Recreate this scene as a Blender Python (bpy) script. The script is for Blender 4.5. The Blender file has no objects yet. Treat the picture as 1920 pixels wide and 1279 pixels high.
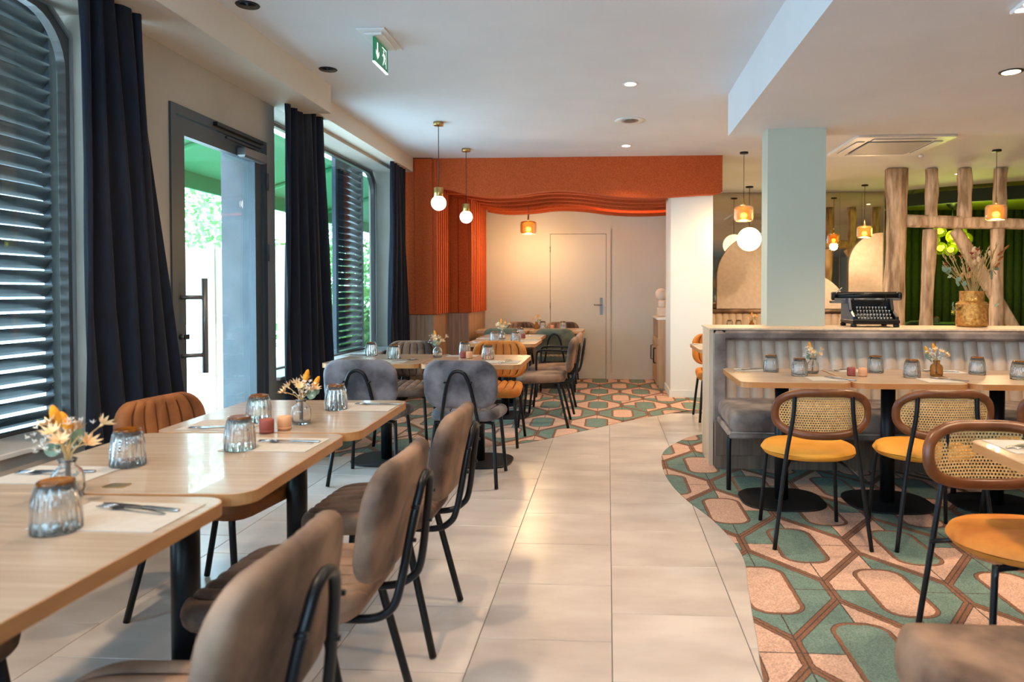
import bpy, math, random
from mathutils import Vector, Matrix
random.seed(7)
PI = math.pi
sc = bpy.context.scene
COL = sc.collection

# ------------------------------------------------------------------ camera
cam_data = bpy.data.cameras.new('camera')
cam = bpy.data.objects.new('camera', cam_data); COL.objects.link(cam)
yaw, pit = math.atan(80 / 1320), math.atan(28 / 1320)
fw = Vector((-math.sin(yaw) * math.cos(pit), math.cos(yaw) * math.cos(pit), -math.sin(pit)))
rt = Vector((math.cos(yaw), math.sin(yaw), 0))
up = rt.cross(fw)
cam.matrix_world = Matrix.Translation((0, 0, 1.24)) @ Matrix((rt, up, -fw)).transposed().to_4x4()
cam_data.sensor_width = 36; cam_data.lens = 24.75
cam_data.shift_x = -100 / 1920; cam_data.shift_y = -63.5 / 1920
cam_data.clip_start = .02
cam_data.dof.use_dof = True; cam_data.dof.focus_distance = 4.6; cam_data.dof.aperture_fstop = 3.2
sc.camera = cam

# ------------------------------------------------------------------ world, daylight, exposure
sc.view_settings.view_transform = 'Standard'; sc.view_settings.look = 'None'
sc.view_settings.gamma = 1; sc.view_settings.use_curve_mapping = False
sc.view_settings.exposure = 0.25
sc.cycles.use_denoising = True
sc.cycles.max_bounces = 10; sc.cycles.diffuse_bounces = 5; sc.cycles.glossy_bounces = 4
sc.cycles.transmission_bounces = 8; sc.cycles.transparent_max_bounces = 12
sc.cycles.sample_clamp_indirect = 6; sc.cycles.caustics_refractive = False; sc.cycles.caustics_reflective = False
w = bpy.data.worlds.new('daylight'); sc.world = w; w.use_nodes = True
wb = w.node_tree.nodes['Background']; wb.inputs[0].default_value = (.50, .76, 1.0, 1); wb.inputs[1].default_value = 15.0
def area(name, loc, rot, sx, sy, power, col=(1, 1, 1), portal=False, spread=PI):
    l = bpy.data.lights.new(name, 'AREA'); l.shape = 'RECTANGLE'; l.size = sx; l.size_y = sy; l.energy = power; l.color = col; l.spread = spread
    if portal: l.cycles.is_portal = True
    o = bpy.data.objects.new(name, l); COL.objects.link(o); o.location = loc; o.rotation_euler = rot; return o
# portals: they only guide the sky's light through the wall openings; the front one is added
area('daylight_portal_fill', (-.4, -2.9, 2.05), (PI / 2, 0, PI), 3.2, .9, 1, portal=True)
area('daylight_portal_window', (-2.80, 6.5, 1.6), (0, -PI / 2, 0), 2.0, 3.0, 1, portal=True)
area('daylight_portal_door', (-2.80, 4.33, 1.15), (0, -PI / 2, 0), 2.2, 1.1, 1, portal=True)
area('daylight_portal_near', (-2.80, 1.9, 1.6), (0, -PI / 2, 0), 2.0, 3.0, 1, portal=True)
def spot(name, loc, power, col=(1, .78, .52), size=.06, angle=2.2, blend=.9):
    l = bpy.data.lights.new(name, 'SPOT'); l.energy = power; l.color = col; l.shadow_soft_size = size; l.spot_size = angle; l.spot_blend = blend
    o = bpy.data.objects.new(name, l); COL.objects.link(o); o.location = loc; return o
def point(name, loc, power, col=(1, .72, .42), size=.05):
    l = bpy.data.lights.new(name, 'POINT'); l.energy = power; l.color = col; l.shadow_soft_size = size
    o = bpy.data.objects.new(name, l); COL.objects.link(o); o.location = loc; return o
WARM = (1, .74, .48)
for x, y, z, p in [(.165, 5.32, 2.76, 34), (.19, 7.55, 2.76, 34), (2.24, 4.09, 2.43, 40), (2.24, 2.2, 2.43, 40), (.8, 2.2, 2.43, 28), (-1.2, 1.4, 2.76, 36),
                   (-1.2, 2.9, 2.76, 26), (4.2, 3.6, 2.43, 40), (2.6, 6.6, 2.76, 45), (4.2, 6.8, 2.76, 50), (2.4, 9.6, 2.76, 50), (3.6, 10.1, 2.76, 40), (1.6, 6.9, 2.76, 40)]:
    spot('downlight_fill', (x, y, z), p * 3.0, WARM)  # some beams match fixtures; the others are added fill with none

# ------------------------------------------------------------------ materials
def lin(c):
    return tuple(((v / 255) / 12.92 if v / 255 <= .04045 else ((v / 255 + .055) / 1.055) ** 2.4) for v in c) + (1,)
MATS = {}
def nd(t, kind, **kw):
    n = t.nodes.new(kind)
    for k, v in kw.items(): setattr(n, k, v)
    return n
def mat(name, c1, c2=None, scale=8, stretch=(1, 1, 1), rough=.5, metal=0, bump=0, bscale=None, sheen=0, detail=4, lo=.35, hi=.65, trans=0, ior=1.45, emit=None, es=0, rvar=0, coat=0, alpha=1):
    m = bpy.data.materials.new(name); m.use_nodes = True; t = m.node_tree; b = t.nodes['Principled BSDF']
    b.inputs['Base Color'].default_value = lin(c1); b.inputs['Roughness'].default_value = rough; b.inputs['Metallic'].default_value = metal
    b.inputs['Transmission Weight'].default_value = trans; b.inputs['IOR'].default_value = ior; b.inputs['Coat Weight'].default_value = coat
    if sheen:
        b.inputs['Sheen Weight'].default_value = sheen; b.inputs['Sheen Roughness'].default_value = .4; b.inputs['Sheen Tint'].default_value = lin(c2 or c1)
    if emit: b.inputs['Emission Color'].default_value = lin(emit); b.inputs['Emission Strength'].default_value = es
    tc = nd(t, 'ShaderNodeTexCoord'); mp = nd(t, 'ShaderNodeMapping'); mp.inputs['Scale'].default_value = stretch
    t.links.new(tc.outputs['Object'], mp.inputs['Vector'])
    if rvar:   # a shift of the grain from piece to piece
        oi = nd(t, 'ShaderNodeObjectInfo'); mu = nd(t, 'ShaderNodeMath', operation='MULTIPLY'); mu.inputs[1].default_value = 37
        cb = nd(t, 'ShaderNodeCombineXYZ'); t.links.new(oi.outputs['Random'], mu.inputs[0])
        for i in range(3): t.links.new(mu.outputs[0], cb.inputs[i])
        t.links.new(cb.outputs[0], mp.inputs['Location'])
    if c2:
        n = nd(t, 'ShaderNodeTexNoise'); n.inputs['Scale'].default_value = scale; n.inputs['Detail'].default_value = detail
        t.links.new(mp.outputs[0], n.inputs['Vector'])
        r = nd(t, 'ShaderNodeValToRGB'); r.color_ramp.elements[0].color = lin(c1); r.color_ramp.elements[1].color = lin(c2)
        r.color_ramp.elements[0].position = lo; r.color_ramp.elements[1].position = hi
        t.links.new(n.outputs['Fac'], r.inputs['Fac']); t.links.new(r.outputs[0], b.inputs['Base Color'])
    if bump:
        n2 = nd(t, 'ShaderNodeTexNoise'); n2.inputs['Scale'].default_value = bscale or scale * 3; n2.inputs['Detail'].default_value = 5
        t.links.new(mp.outputs[0], n2.inputs['Vector'])
        bp = nd(t, 'ShaderNodeBump'); bp.inputs['Strength'].default_value = bump; bp.inputs['Distance'].default_value = .01
        t.links.new(n2.outputs['Fac'], bp.inputs['Height']); t.links.new(bp.outputs[0], b.inputs['Normal'])
    MATS[name] = m; return m
M = MATS
mat('wall_paint', (178, 168, 154), (186, 176, 162), 3, rough=.75, bump=.03, bscale=180)
mat('alcove_paint', (204, 192, 172), (196, 186, 164), 1.2, rough=.6, bump=.03, bscale=120)
mat('ceiling_paint', (220, 222, 225), (225, 227, 230), 2, rough=.8)
mat('beam_paint', (216, 204, 188), rough=.7)
mat('mint_paint', (184, 188, 170), (188, 192, 174), 2, rough=.6)
mat('column_paint', (226, 226, 218), (222, 222, 214), 2, rough=.6)
mat('tile_vinyl', (176, 162, 152), (204, 192, 182), 2.6, (1, 1.9, 1), rough=.28, detail=3, bump=.02, bscale=60, rvar=1, lo=.3, hi=.7)
mat('grout', (120, 112, 104), rough=.9)
mat('orange_felt', (176, 70, 26), (198, 90, 40), 90, rough=.95, bump=.25, bscale=220, detail=6)
mat('orange_dark', (70, 24, 8), rough=.9)
mat('wainscot', (142, 106, 80), (172, 134, 104), 5, (7, 7, .5), rough=.5, rvar=1)
mat('plinth_wood', (112, 92, 78), (132, 110, 92), 6, (9, 9, .4), rough=.6, rvar=1)
mat('pale_wood', (205, 176, 146), (220, 194, 166), 5, (8, 8, .5), rough=.5, rvar=1)
mat('table_oak', (172, 146, 120), (190, 164, 138), 5, (.6, 10, 1), rough=.24, rvar=1, coat=.15)
mat('table_oak_side', (168, 146, 124), (184, 162, 140), 5, (.6, 10, 1), rough=.24, rvar=1, coat=.15)
mat('table_edge', (178, 120, 70), (192, 134, 82), 6, (1, 1, 6), rough=.35)
mat('black_metal', (20, 21, 24), rough=.38, metal=.3)
mat('black_cast', (24, 25, 28), rough=.5, metal=.2, bump=.1, bscale=300)
mat('door_grey', (74, 80, 84), rough=.4, metal=.2)
mat('steel', (190, 190, 192), rough=.22, metal=1)
mat('dark_steel', (130, 128, 126), rough=.42, metal=.7)
mat('brass', (198, 160, 98), rough=.3, metal=.9)
mat('gold_glass', (176, 104, 20), (120, 66, 10), 60, rough=.1, trans=.45)
mat('lustre_glass', (214, 160, 84), (170, 116, 50), 50, rough=.16, metal=.55, bump=1, bscale=55)
VT = dict(rough=.7, sheen=.25, bump=.08, bscale=60, rvar=1)
mat('velvet_taupe', (68, 48, 37), (152, 118, 94), 5, lo=.36, hi=.64, **VT)
mat('velvet_daylit_grey', (62, 58, 62), (132, 126, 130), 6, lo=.37, hi=.63, **VT)  # taupe velvet with the window light's blue-grey put into the colour
mat('velvet_olive', (76, 72, 54), (110, 104, 80), 8, **VT)
mat('velvet_amber', (176, 98, 26), (208, 128, 46), 8, **VT)
mat('velvet_caramel', (118, 66, 30), (160, 98, 50), 8, **VT)
mat('seam_shade_brown', (44, 32, 26), rough=.9)  # seam tone with the crease shade put into the colour
mat('seam_shade_amber', (92, 48, 14), rough=.9)
mat('side_wood', (170, 130, 94), (188, 148, 110), 5, (8, 8, .5), rough=.5, rvar=1)
mat('reveal_shade_grey', (92, 96, 98), (104, 108, 110), 6, rough=.8)
mat('velvet_mustard', (214, 140, 36), (232, 160, 56), 6, **VT)
mat('velvet_green', (20, 44, 24), (36, 66, 34), 6, rough=.8, sheen=.3)
mat('leather_cream', (192, 170, 148), (204, 182, 160), 14, rough=.4, bump=.05, bscale=160, rvar=1)
mat('leather_warm', (206, 182, 156), (214, 192, 168), 14, rough=.45, rvar=1)
mat('curtain_navy', (3, 10, 24), (6, 18, 40), 40, (1, 1, .3), rough=.8, sheen=.12, bump=.1, bscale=300)
mat('walnut', (86, 46, 22), (118, 68, 36), 9, (1, 1, 1), rough=.35, detail=6)
mat('cane', (188, 144, 84), (208, 168, 108), 60, rough=.5)
mat('shutter', (20, 32, 42), (28, 42, 54), 9, rough=.34)
mat('frame_brown', (92, 86, 82), rough=.35, metal=.3)
mat('aluminium', (176, 178, 178), rough=.35, metal=.7)
mat('white_plastic', (232, 232, 230), rough=.4)
mat('grille_grey', (176, 176, 178), rough=.5)
mat('red_plastic', (196, 28, 36), rough=.4)
mat('black_gloss', (7, 7, 9), rough=.4)
mat('key_cap', (214, 214, 208), rough=.4)
mat('velvet_bench', (84, 72, 66), (156, 140, 130), 5, lo=.36, hi=.64, rough=.7, sheen=.25, bump=.08, bscale=60)
mat('enamel_blue', (20, 42, 70), rough=.3)
mat('paper', (180, 172, 162), (188, 180, 170), 30, rough=.7)
mat('terracotta', (150, 74, 62), rough=.6)
mat('peach_clay', (222, 160, 112), rough=.6)
mat('old_timber', (146, 116, 88), (224, 194, 162), 5, (3.2, 3.2, .6), rough=.85, bump=.5, bscale=9, detail=8, rvar=1)
mat('panel_beige', (212, 190, 170), (222, 202, 184), 18, rough=.85)
mat('green_wall', (46, 56, 22), (58, 70, 30), 12, rough=.8)
mat('green_ceiling', (150, 160, 44), rough=.8)
mat('valance_green', (30, 44, 26), rough=.8)
mat('petal_cream', (238, 208, 160), (226, 176, 120), 40, rough=.8)
mat('petal_white', (240, 236, 226), rough=.8)
mat('tail_orange', (222, 134, 20), (238, 160, 40), 50, rough=.9)
mat('stem_dry', (196, 164, 110), rough=.9)
mat('leaf_euca', (110, 136, 112), (136, 156, 130), 20, rough=.6)
mat('flower_red', (140, 40, 34), (170, 70, 40), 30, rough=.8)
mat('rust', (150, 80, 30), (176, 104, 44), 40, rough=.9)
mat('stone_white', (222, 206, 186), (206, 188, 166), 14, rough=.8, bump=.3, bscale=30)
mat('stone_top', (226, 216, 204), rough=.3)
mat('sill_white', (206, 204, 200), rough=.3)
mat('lime_paint', (150, 172, 52), rough=.6)
mat('pavement', (200, 198, 194), (214, 212, 208), 2, rough=.9)
mat('awning', (50, 140, 84), rough=.8)
mat('leaf_out', (84, 140, 70), (130, 180, 100), 3, rough=.7)
mat('brick_wall', (150, 110, 92), (172, 130, 110), 4, rough=.9)
mat('sign_green', (20, 120, 84), rough=.3, emit=(20, 130, 90), es=.3)
mat('sign_white', (240, 246, 244), rough=.3, emit=(240, 250, 246), es=.8)
mat('globe_lit', (255, 236, 210), emit=(255, 236, 214), es=6)
mat('globe_big', (255, 238, 205), emit=(255, 232, 190), es=3.2)
mat('bulb', (255, 210, 140), emit=(255, 206, 130), es=28)
mat('amber_glass', (250, 200, 120), (216, 140, 60), 120, rough=.12, trans=.85, emit=(255, 150, 50), es=.16, lo=.45, hi=.55, bump=.4, bscale=160)
mat('lime_glass', (226, 236, 60), rough=.06, trans=.95, emit=(190, 210, 20), es=.05)
mat('lime_bulb', (240, 250, 90), emit=(236, 244, 90), es=4)
mat('spot_lit', (255, 236, 206), emit=(255, 232, 200), es=6)
mat('led_cool', (226, 240, 255), emit=(226, 240, 255), es=4)
mat('led_warm', (255, 170, 80), emit=(255, 160, 70), es=5)
mat('glass_clear', (255, 252, 246), rough=.03, trans=.95, ior=1.48)
mat('glass_amber', (250, 200, 116), rough=.08, trans=.9, ior=1.25, bump=.8, bscale=70)
def clear_pane(name, tint=(.93, .97, .97)):
    m = bpy.data.materials.new(name); m.use_nodes = True; t = m.node_tree; t.nodes.clear()
    o = nd(t, 'ShaderNodeOutputMaterial'); a = nd(t, 'ShaderNodeBsdfTransparent'); g = nd(t, 'ShaderNodeBsdfGlossy'); x = nd(t, 'ShaderNodeMixShader')
    f = nd(t, 'ShaderNodeFresnel'); ge = nd(t, 'ShaderNodeNewGeometry'); mr = nd(t, 'ShaderNodeMapRange'); mr.inputs['To Min'].default_value = 1.5; mr.inputs['To Max'].default_value = 1 / 1.5
    t.links.new(ge.outputs['Backfacing'], mr.inputs['Value']); t.links.new(mr.outputs[0], f.inputs[0]); g.inputs['Roughness'].default_value = .02; a.inputs[0].default_value = tint + (1,)
    t.links.new(f.outputs[0], x.inputs[0]); t.links.new(a.outputs[0], x.inputs[1]); t.links.new(g.outputs[0], x.inputs[2]); t.links.new(x.outputs[0], o.inputs[0])
    MATS[name] = m
clear_pane('pane')
mat('mirror', (196, 184, 166), rough=.03, metal=1)

class E:   # math on shader sockets
    t = None
    def __init__(s, v): s.v = v
    @staticmethod
    def op(o, *a):
        n = nd(E.t, 'ShaderNodeMath', operation=o)
        for i, x in enumerate(a):
            x = x.v if isinstance(x, E) else x
            if isinstance(x, (int, float)): n.inputs[i].default_value = x
            else: E.t.links.new(x, n.inputs[i])
        return E(n.outputs[0])
    def __add__(s, o): return E.op('ADD', s, o)
    def __sub__(s, o): return E.op('SUBTRACT', s, o)
    def __rsub__(s, o): return E.op('SUBTRACT', o, s)
    def __mul__(s, o): return E.op('MULTIPLY', s, o)
    __radd__ = __add__; __rmul__ = __mul__
    def abs(s): return E.op('ABSOLUTE', s)
    def floor(s): return E.op('FLOOR', s)
    def lt(s, o): return E.op('LESS_THAN', s, o)
    def gt(s, o): return E.op('GREATER_THAN', s, o)
    def min(s, o): return E.op('MINIMUM', s, o)
    def max(s, o): return E.op('MAXIMUM', s, o)
def sel(c, a, b): return b + (a - b) * c      # c ? a : b
def carpet_material():
    m = bpy.data.materials.new('carpet_print'); m.use_nodes = True; t = m.node_tree; b = t.nodes['Principled BSDF']; E.t = t
    tc = nd(t, 'ShaderNodeTexCoord'); wob = nd(t, 'ShaderNodeTexNoise'); wob.inputs['Scale'].default_value = 60
    t.links.new(tc.outputs['Object'], wob.inputs['Vector'])
    sx = nd(t, 'ShaderNodeSeparateXYZ'); t.links.new(tc.outputs['Object'], sx.inputs[0]); wv = (E(wob.outputs['Fac']) - .5) * .008
    P, R, k, H = .515, .528, 1.36, .44
    x = E(sx.outputs[0]) - .922 + wv; y = E(sx.outputs[1]) - 2.43 + wv
    ix = (x * (1 / P) + .5).floor(); iy = (y * (1 / (2 * R)) + .5).floor()
    ax, ay = x - ix * P, y - iy * (2 * R)
    x2, y2 = x - P / 2, y - R
    jx = (x2 * (1 / P) + .5).floor(); jy = (y2 * (1 / (2 * R)) + .5).floor()
    bx, by = x2 - jx * P, y2 - jy * (2 * R)
    sa = ay.abs() + ax.abs() * k; sb = by.abs() + bx.abs() * k
    c = sa.lt(sb)
    dx, dy, s = sel(c, ax, bx), sel(c, ay, by), sa.min(sb)
    cx, cyi = sel(c, ix, jx + .5), sel(c, iy, jy + .5)
    e = ((H - s) * (1 / math.hypot(1, k))).min(P / 2 - dx.abs())
    qx, qy = dx.abs() - .022, dy.abs() - .150
    # chamfered long pill
    pl = E.op('SQRT', qx.max(0) * qx.max(0) + qy.max(0) * qy.max(0)) + qx.max(qy).min(0) - .070
    # quadrant flips of the ground colour
    hsh = E.op('FRACT', E.op('SINE', cx * 12.9 + cyi * 78.2 + dx.gt(0) * 37.7 + dy.gt(0) * 19.3) * 4375.5)
    flip = hsh.gt(.88)
    ground = E.op('ABSOLUTE', c - flip)           # 1 pink, 0 green (outside the pill)
    pillc = 1 - c
    pink = sel(pl.lt(0), pillc, ground)
    thin = dx.abs().min(dy.abs()).lt(.0028) * pl.gt(.02)
    brown = (e.lt(.018) * e.gt(.003)).max((pl - .008).abs().lt(.008))
    dark = e.lt(.003).max((e - .0195).abs().lt(.002)).max((pl - .0175).abs().lt(.002)).max(thin)
    pile = nd(t, 'ShaderNodeTexNoise'); pile.inputs['Scale'].default_value = 170; pile.inputs['Detail'].default_value = 3
    blot = nd(t, 'ShaderNodeTexNoise'); blot.inputs['Scale'].default_value = 14; blot.inputs['Detail'].default_value = 8; blot.inputs['Roughness'].default_value = .8
    for n in (pile, blot): t.links.new(tc.outputs['Object'], n.inputs['Vector'])
    def mix(f, a, bb):
        n = nd(t, 'ShaderNodeMix', data_type='RGBA'); 
        if isinstance(f, E): t.links.new(f.v, n.inputs[0])
        for i, q in ((6, a), (7, bb)):
            if isinstance(q, tuple): n.inputs[i].default_value = lin(q)
            else: t.links.new(q, n.inputs[i])
        return n.outputs[2]
    g = mix(E(blot.outputs['Fac']), (66, 96, 88), (136, 158, 144)); p = mix(E(blot.outputs['Fac']), (182, 138, 116), (232, 192, 168))
    col = mix(pink, g, p); col = mix(brown, col, (134, 90, 64)); col = mix(dark, col, (72, 58, 52))
    v = nd(t, 'ShaderNodeMix', data_type='RGBA', blend_type='MULTIPLY'); v.inputs[0].default_value = .75
    t.links.new(col, v.inputs[6]); rr = nd(t, 'ShaderNodeValToRGB'); rr.color_ramp.elements[0].position = .3; rr.color_ramp.elements[1].position = .6
    rr.color_ramp.elements[0].color = (.35, .35, .35, 1)
    t.links.new(pile.outputs['Fac'], rr.inputs[0]); t.links.new(rr.outputs[0], v.inputs[7]); t.links.new(v.outputs[2], b.inputs['Base Color'])
    b.inputs['Roughness'].default_value = .95
    bp = nd(t, 'ShaderNodeBump'); bp.inputs['Strength'].default_value = .5; bp.inputs['Distance'].default_value = .004
    t.links.new(pile.outputs['Fac'], bp.inputs['Height']); t.links.new(bp.outputs[0], b.inputs['Normal'])
    MATS['carpet'] = m
carpet_material()

# ------------------------------------------------------------------ mesh helpers
class MB:
    def __init__(s): s.v = []; s.f = []; s.sm = []
    def add(s, vs, fs, smooth=False, xf=None):
        o = len(s.v)
        s.v += [tuple(xf(*p)) if xf else tuple(p) for p in vs]
        s.f += [tuple(o + i for i in f) for f in fs]; s.sm += [smooth] * len(fs); return s
    def box(s, x0, y0, z0, x1, y1, z1, b=0, xf=None):
        if b <= 0:
            vs = [(x, y, z) for z in (z0, z1) for y in (y0, y1) for x in (x0, x1)]
            return s.add(vs, [(0, 2, 3, 1), (4, 5, 7, 6), (0, 1, 5, 4), (2, 6, 7, 3), (0, 4, 6, 2), (1, 3, 7, 5)], False, xf)
        return s.prism([(x0, y0), (x1, y0), (x1, y1), (x0, y1)], z0, z1, b, xf, inset=True)
    def prism(s, pts, z0, z1, b=0, xf=None, inset=False, smooth=False):
        n = len(pts)
        def ins(d):
            cx = sum(p[0] for p in pts) / n; cy = sum(p[1] for p in pts) / n; out = []
            for i in range(n):
                a, c, q = pts[i - 1], pts[i], pts[(i + 1) % n]
                e1 = Vector((c[0] - a[0], c[1] - a[1])); e2 = Vector((q[0] - c[0], q[1] - c[1]))
                if e1.length < 1e-7 or e2.length < 1e-7: out.append(c); continue
                e1.normalize(); e2.normalize(); n1 = Vector((-e1.y, e1.x)); n2 = Vector((-e2.y, e2.x)); m = n1 + n2
                k = d / max(.3, (1 + n1.dot(n2))) 
                out.append((c[0] + m.x * k, c[1] + m.y * k))
            return out
        if b > 0:
            pi = ins(b); L = [(pi, z0), (pts, z0 + b), (pts, z1 - b), (pi, z1)]
        else: L = [(pts, z0), (pts, z1)]
        vs = [(p[0], p[1], z) for pp, z in L for p in pp]; fs = []
        for l in range(len(L) - 1):
            for i in range(n):
                j = (i + 1) % n; fs.append((l * n + i, l * n + j, (l + 1) * n + j, (l + 1) * n + i))
        s.add(vs, fs, smooth, xf)
        o = len(s.v) - len(vs); s.f += [tuple(o + i for i in reversed(range(n))), tuple(o + (len(L) - 1) * n + i for i in range(n))]; s.sm += [False, False]
        return s
    def tube(s, pts, r, n=8, closed=False, caps=True, rs=None, sy=1.0):
        P = [Vector(p) for p in pts]; m = len(P); vs = []; fs = []; nrm = None
        for i, p in enumerate(P):
            if closed: t = P[(i + 1) % m] - P[i - 1]
            else: t = P[min(i + 1, m - 1)] - P[max(i - 1, 0)]
            t.normalize()
            if nrm is None:
                a = Vector((0, 0, 1)) if abs(t.z) < .9 else Vector((1, 0, 0)); nrm = (a - t * a.dot(t)).normalized()
            else: nrm = (nrm - t * nrm.dot(t)).normalized()
            bn = t.cross(nrm); rr = rs[i] if rs else r
            for k in range(n):
                a = 2 * PI * k / n; vs.append(p + nrm * math.cos(a) * rr + bn * math.sin(a) * rr * sy)
        for i in range(m if closed else m - 1):
            for k in range(n):
                j = (i + 1) % m; q = (k + 1) % n; fs.append((i * n + k, i * n + q, j * n + q, j * n + k))
        if caps and not closed: fs += [tuple(reversed(range(n))), tuple((m - 1) * n + k for k in range(n))]
        return s.add(vs, fs, True)
    def lathe(s, prof, n=24, c=(0, 0, 0), caps=True, rib=0, ribn=0):
        vs = []; fs = []
        for r, z in prof:
            for k in range(n):
                a = 2 * PI * k / n; q = r * (1 + (rib * (1 if k % 2 else -1) if ribn else 0)); vs.append((c[0] + q * math.cos(a), c[1] + q * math.sin(a), c[2] + z))
        for i in range(len(prof) - 1):
            for k in range(n): q = (k + 1) % n; fs.append((i * n + k, i * n + q, (i + 1) * n + q, (i + 1) * n + k))
        if caps: fs += [tuple(reversed(range(n))), tuple((len(prof) - 1) * n + k for k in range(n))]
        return s.add(vs, fs, True)
    def ball(s, c, r, n=16, m=10, sc=(1, 1, 1)):
        prof = [(math.sin(PI * i / m) * r if 0 < i < m else r * .01, -math.cos(PI * i / m) * r) for i in range(m + 1)]
        o = len(s.v); s.lathe(prof, n); 
        for i in range(o, len(s.v)): x, y, z = s.v[i]; s.v[i] = (c[0] + x * sc[0], c[1] + y * sc[1], c[2] + z * sc[2])
        return s
    def sheet(s, fn, nu, nv, th=None, smooth=True):
        vs = [fn(i / nu, j / nv) for j in range(nv + 1) for i in range(nu + 1)]
        fs = [(j * (nu + 1) + i, j * (nu + 1) + i + 1, (j + 1) * (nu + 1) + i + 1, (j + 1) * (nu + 1) + i) for j in range(nv) for i in range(nu)]
        return s.add(vs, fs, smooth)
    def cushion(s, w, d, t, r, xf=None, nch=0, gd=.008, edge=None, N=None, M_=18, both=False, crown=0):
        edge = edge or t / 2; N = N or (nch * 8 if nch else 16)
        def vpar(j):   # dense near the ends
            q = -math.cos(PI * j / M_); return q * d / 2
        vs = []; fs = []
        for side in (1, -1):
            for j in range(M_ + 1):
                y = vpar(j); a = abs(y) - (d / 2 - r); hw = w / 2 - (r - math.sqrt(max(0, r * r - a * a)) if a > 0 else 0)
                for i in range(N + 1):
                    u = -1 + 2 * i / N; uu = math.sin(u * PI / 2) if (not nch and N > 25) else math.sin(u * PI / 2) * .35 + u * .65; x = uu * hw
                    qx, qy = abs(x) - (w / 2 - r), abs(y) - (d / 2 - r)
                    sd = -(math.hypot(max(qx, 0), max(qy, 0)) + min(max(qx, qy), 0) - r)
                    k = min(max(sd, 0) / edge, 1); h = t / 2 * math.sqrt(max(0, 1 - (1 - k) ** 2))
                    h += crown * (1 - (2 * x / w) ** 2) * (1 - (2 * y / d) ** 2) * (side > 0)
                    if nch and (side > 0 or both):
                        ph = (uu + 1) / 2 * nch; h -= gd * (1 - abs(math.sin(PI * ph)) ** .42) * k * (1 if 0 < round(ph) < nch else .0)
                    vs.append((x, y, side * h))
        K = (N + 1) * (M_ + 1)
        for j in range(M_):
            for i in range(N):
                a = j * (N + 1) + i; q = (a, a + 1, a + N + 2, a + N + 1); fs.append(q); fs.append(tuple(K + z for z in reversed(q)))
        s.add(vs, fs, True, xf); return s
    def build(s, name, m, parent=None, loc=None, rot=None, merge=False):
        me = bpy.data.meshes.new(name); me.from_pydata(s.v, [], s.f); me.polygons.foreach_set('use_smooth', s.sm); me.update()
        if merge:
            import bmesh
            b = bmesh.new(); b.from_mesh(me); bmesh.ops.remove_doubles(b, verts=b.verts, dist=1e-5); bmesh.ops.recalc_face_normals(b, faces=b.faces); b.to_mesh(me); b.free()
        me.materials.append(MATS[m] if isinstance(m, str) else m)
        o = bpy.data.objects.new(name, me); COL.objects.link(o)
        if parent: o.parent = parent
        if loc: o.location = loc
        if rot: o.rotation_euler = rot
        return o
def tag(o, label=None, cat=None, group=None, kind=None):
    for k, v in (('label', label), ('category', cat), ('group', group), ('kind', kind)):
        if v: o[k] = v
    return o
def thing(name, label, cat, loc=(0, 0, 0), rz=0, group=None):
    o = bpy.data.objects.new(name, None); COL.objects.link(o); o.location = loc; o.rotation_euler = (0, 0, rz); o.empty_display_size = .1
    return tag(o, label, cat, group)
def struct(name, mb, m): return tag(mb.build(name, m), kind='structure')
def again(name, src, parent, loc=(0, 0, 0), rot=(0, 0, 0)):
    o = bpy.data.objects.new(name, src.data); COL.objects.link(o); o.parent = parent; o.location = loc; o.rotation_euler = rot; return o
KIDS = {}
def dup(root, loc, rz, label, group=None):
    def rec(o, par):
        c = o.copy(); COL.objects.link(c)
        if par: c.parent = par
        for ch in kids(o): rec(ch, c)
        return c
    if root.name not in KIDS: KIDS[root.name] = 1
    c = rec(root, None); c.location = loc; c.rotation_euler = (0, 0, rz); c['label'] = label
    if group: c['group'] = group
    return c
_all = {}
def kids(o):
    return [q for q in bpy.data.objects if q.parent == o]
class Proto:     # first use moves the original, later uses copy it
    def __init__(s, root): s.root = root; s.used = False
    def place(s, loc, rz, label, group=None):
        if not s.used:
            s.used = True; r = s.root; r.location = loc; r.rotation_euler = (0, 0, rz); r['label'] = label
            if group: r['group'] = group
            return r
        return dup(s.root, loc, rz, label, group)
def rrect(w, d, r, n=6):
    pts = []
    for cx, cy, a0 in ((w / 2 - r, -d / 2 + r, -PI / 2), (w / 2 - r, d / 2 - r, 0), (-w / 2 + r, d / 2 - r, PI / 2), (-w / 2 + r, -d / 2 + r, PI)):
        for i in range(n + 1):
            a = a0 + PI / 2 * i / n; pts.append((cx + r * math.cos(a), cy + r * math.sin(a)))
    return pts
def spline(P, k=6):
    P = [Vector(p) for p in P]; out = []
    for i in range(len(P) - 1):
        a, b, c, d = P[max(i - 1, 0)], P[i], P[i + 1], P[min(i + 2, len(P) - 1)]
        for j in range(k):
            t = j / k; out.append(.5 * ((2 * b) + (c - a) * t + (2 * a - 5 * b + 4 * c - d) * t * t + (3 * b - a - 3 * c + d) * t ** 3))
    out.append(P[-1]); return out
def Box(*a, b=0): return MB().box(*a, b=b)

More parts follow.
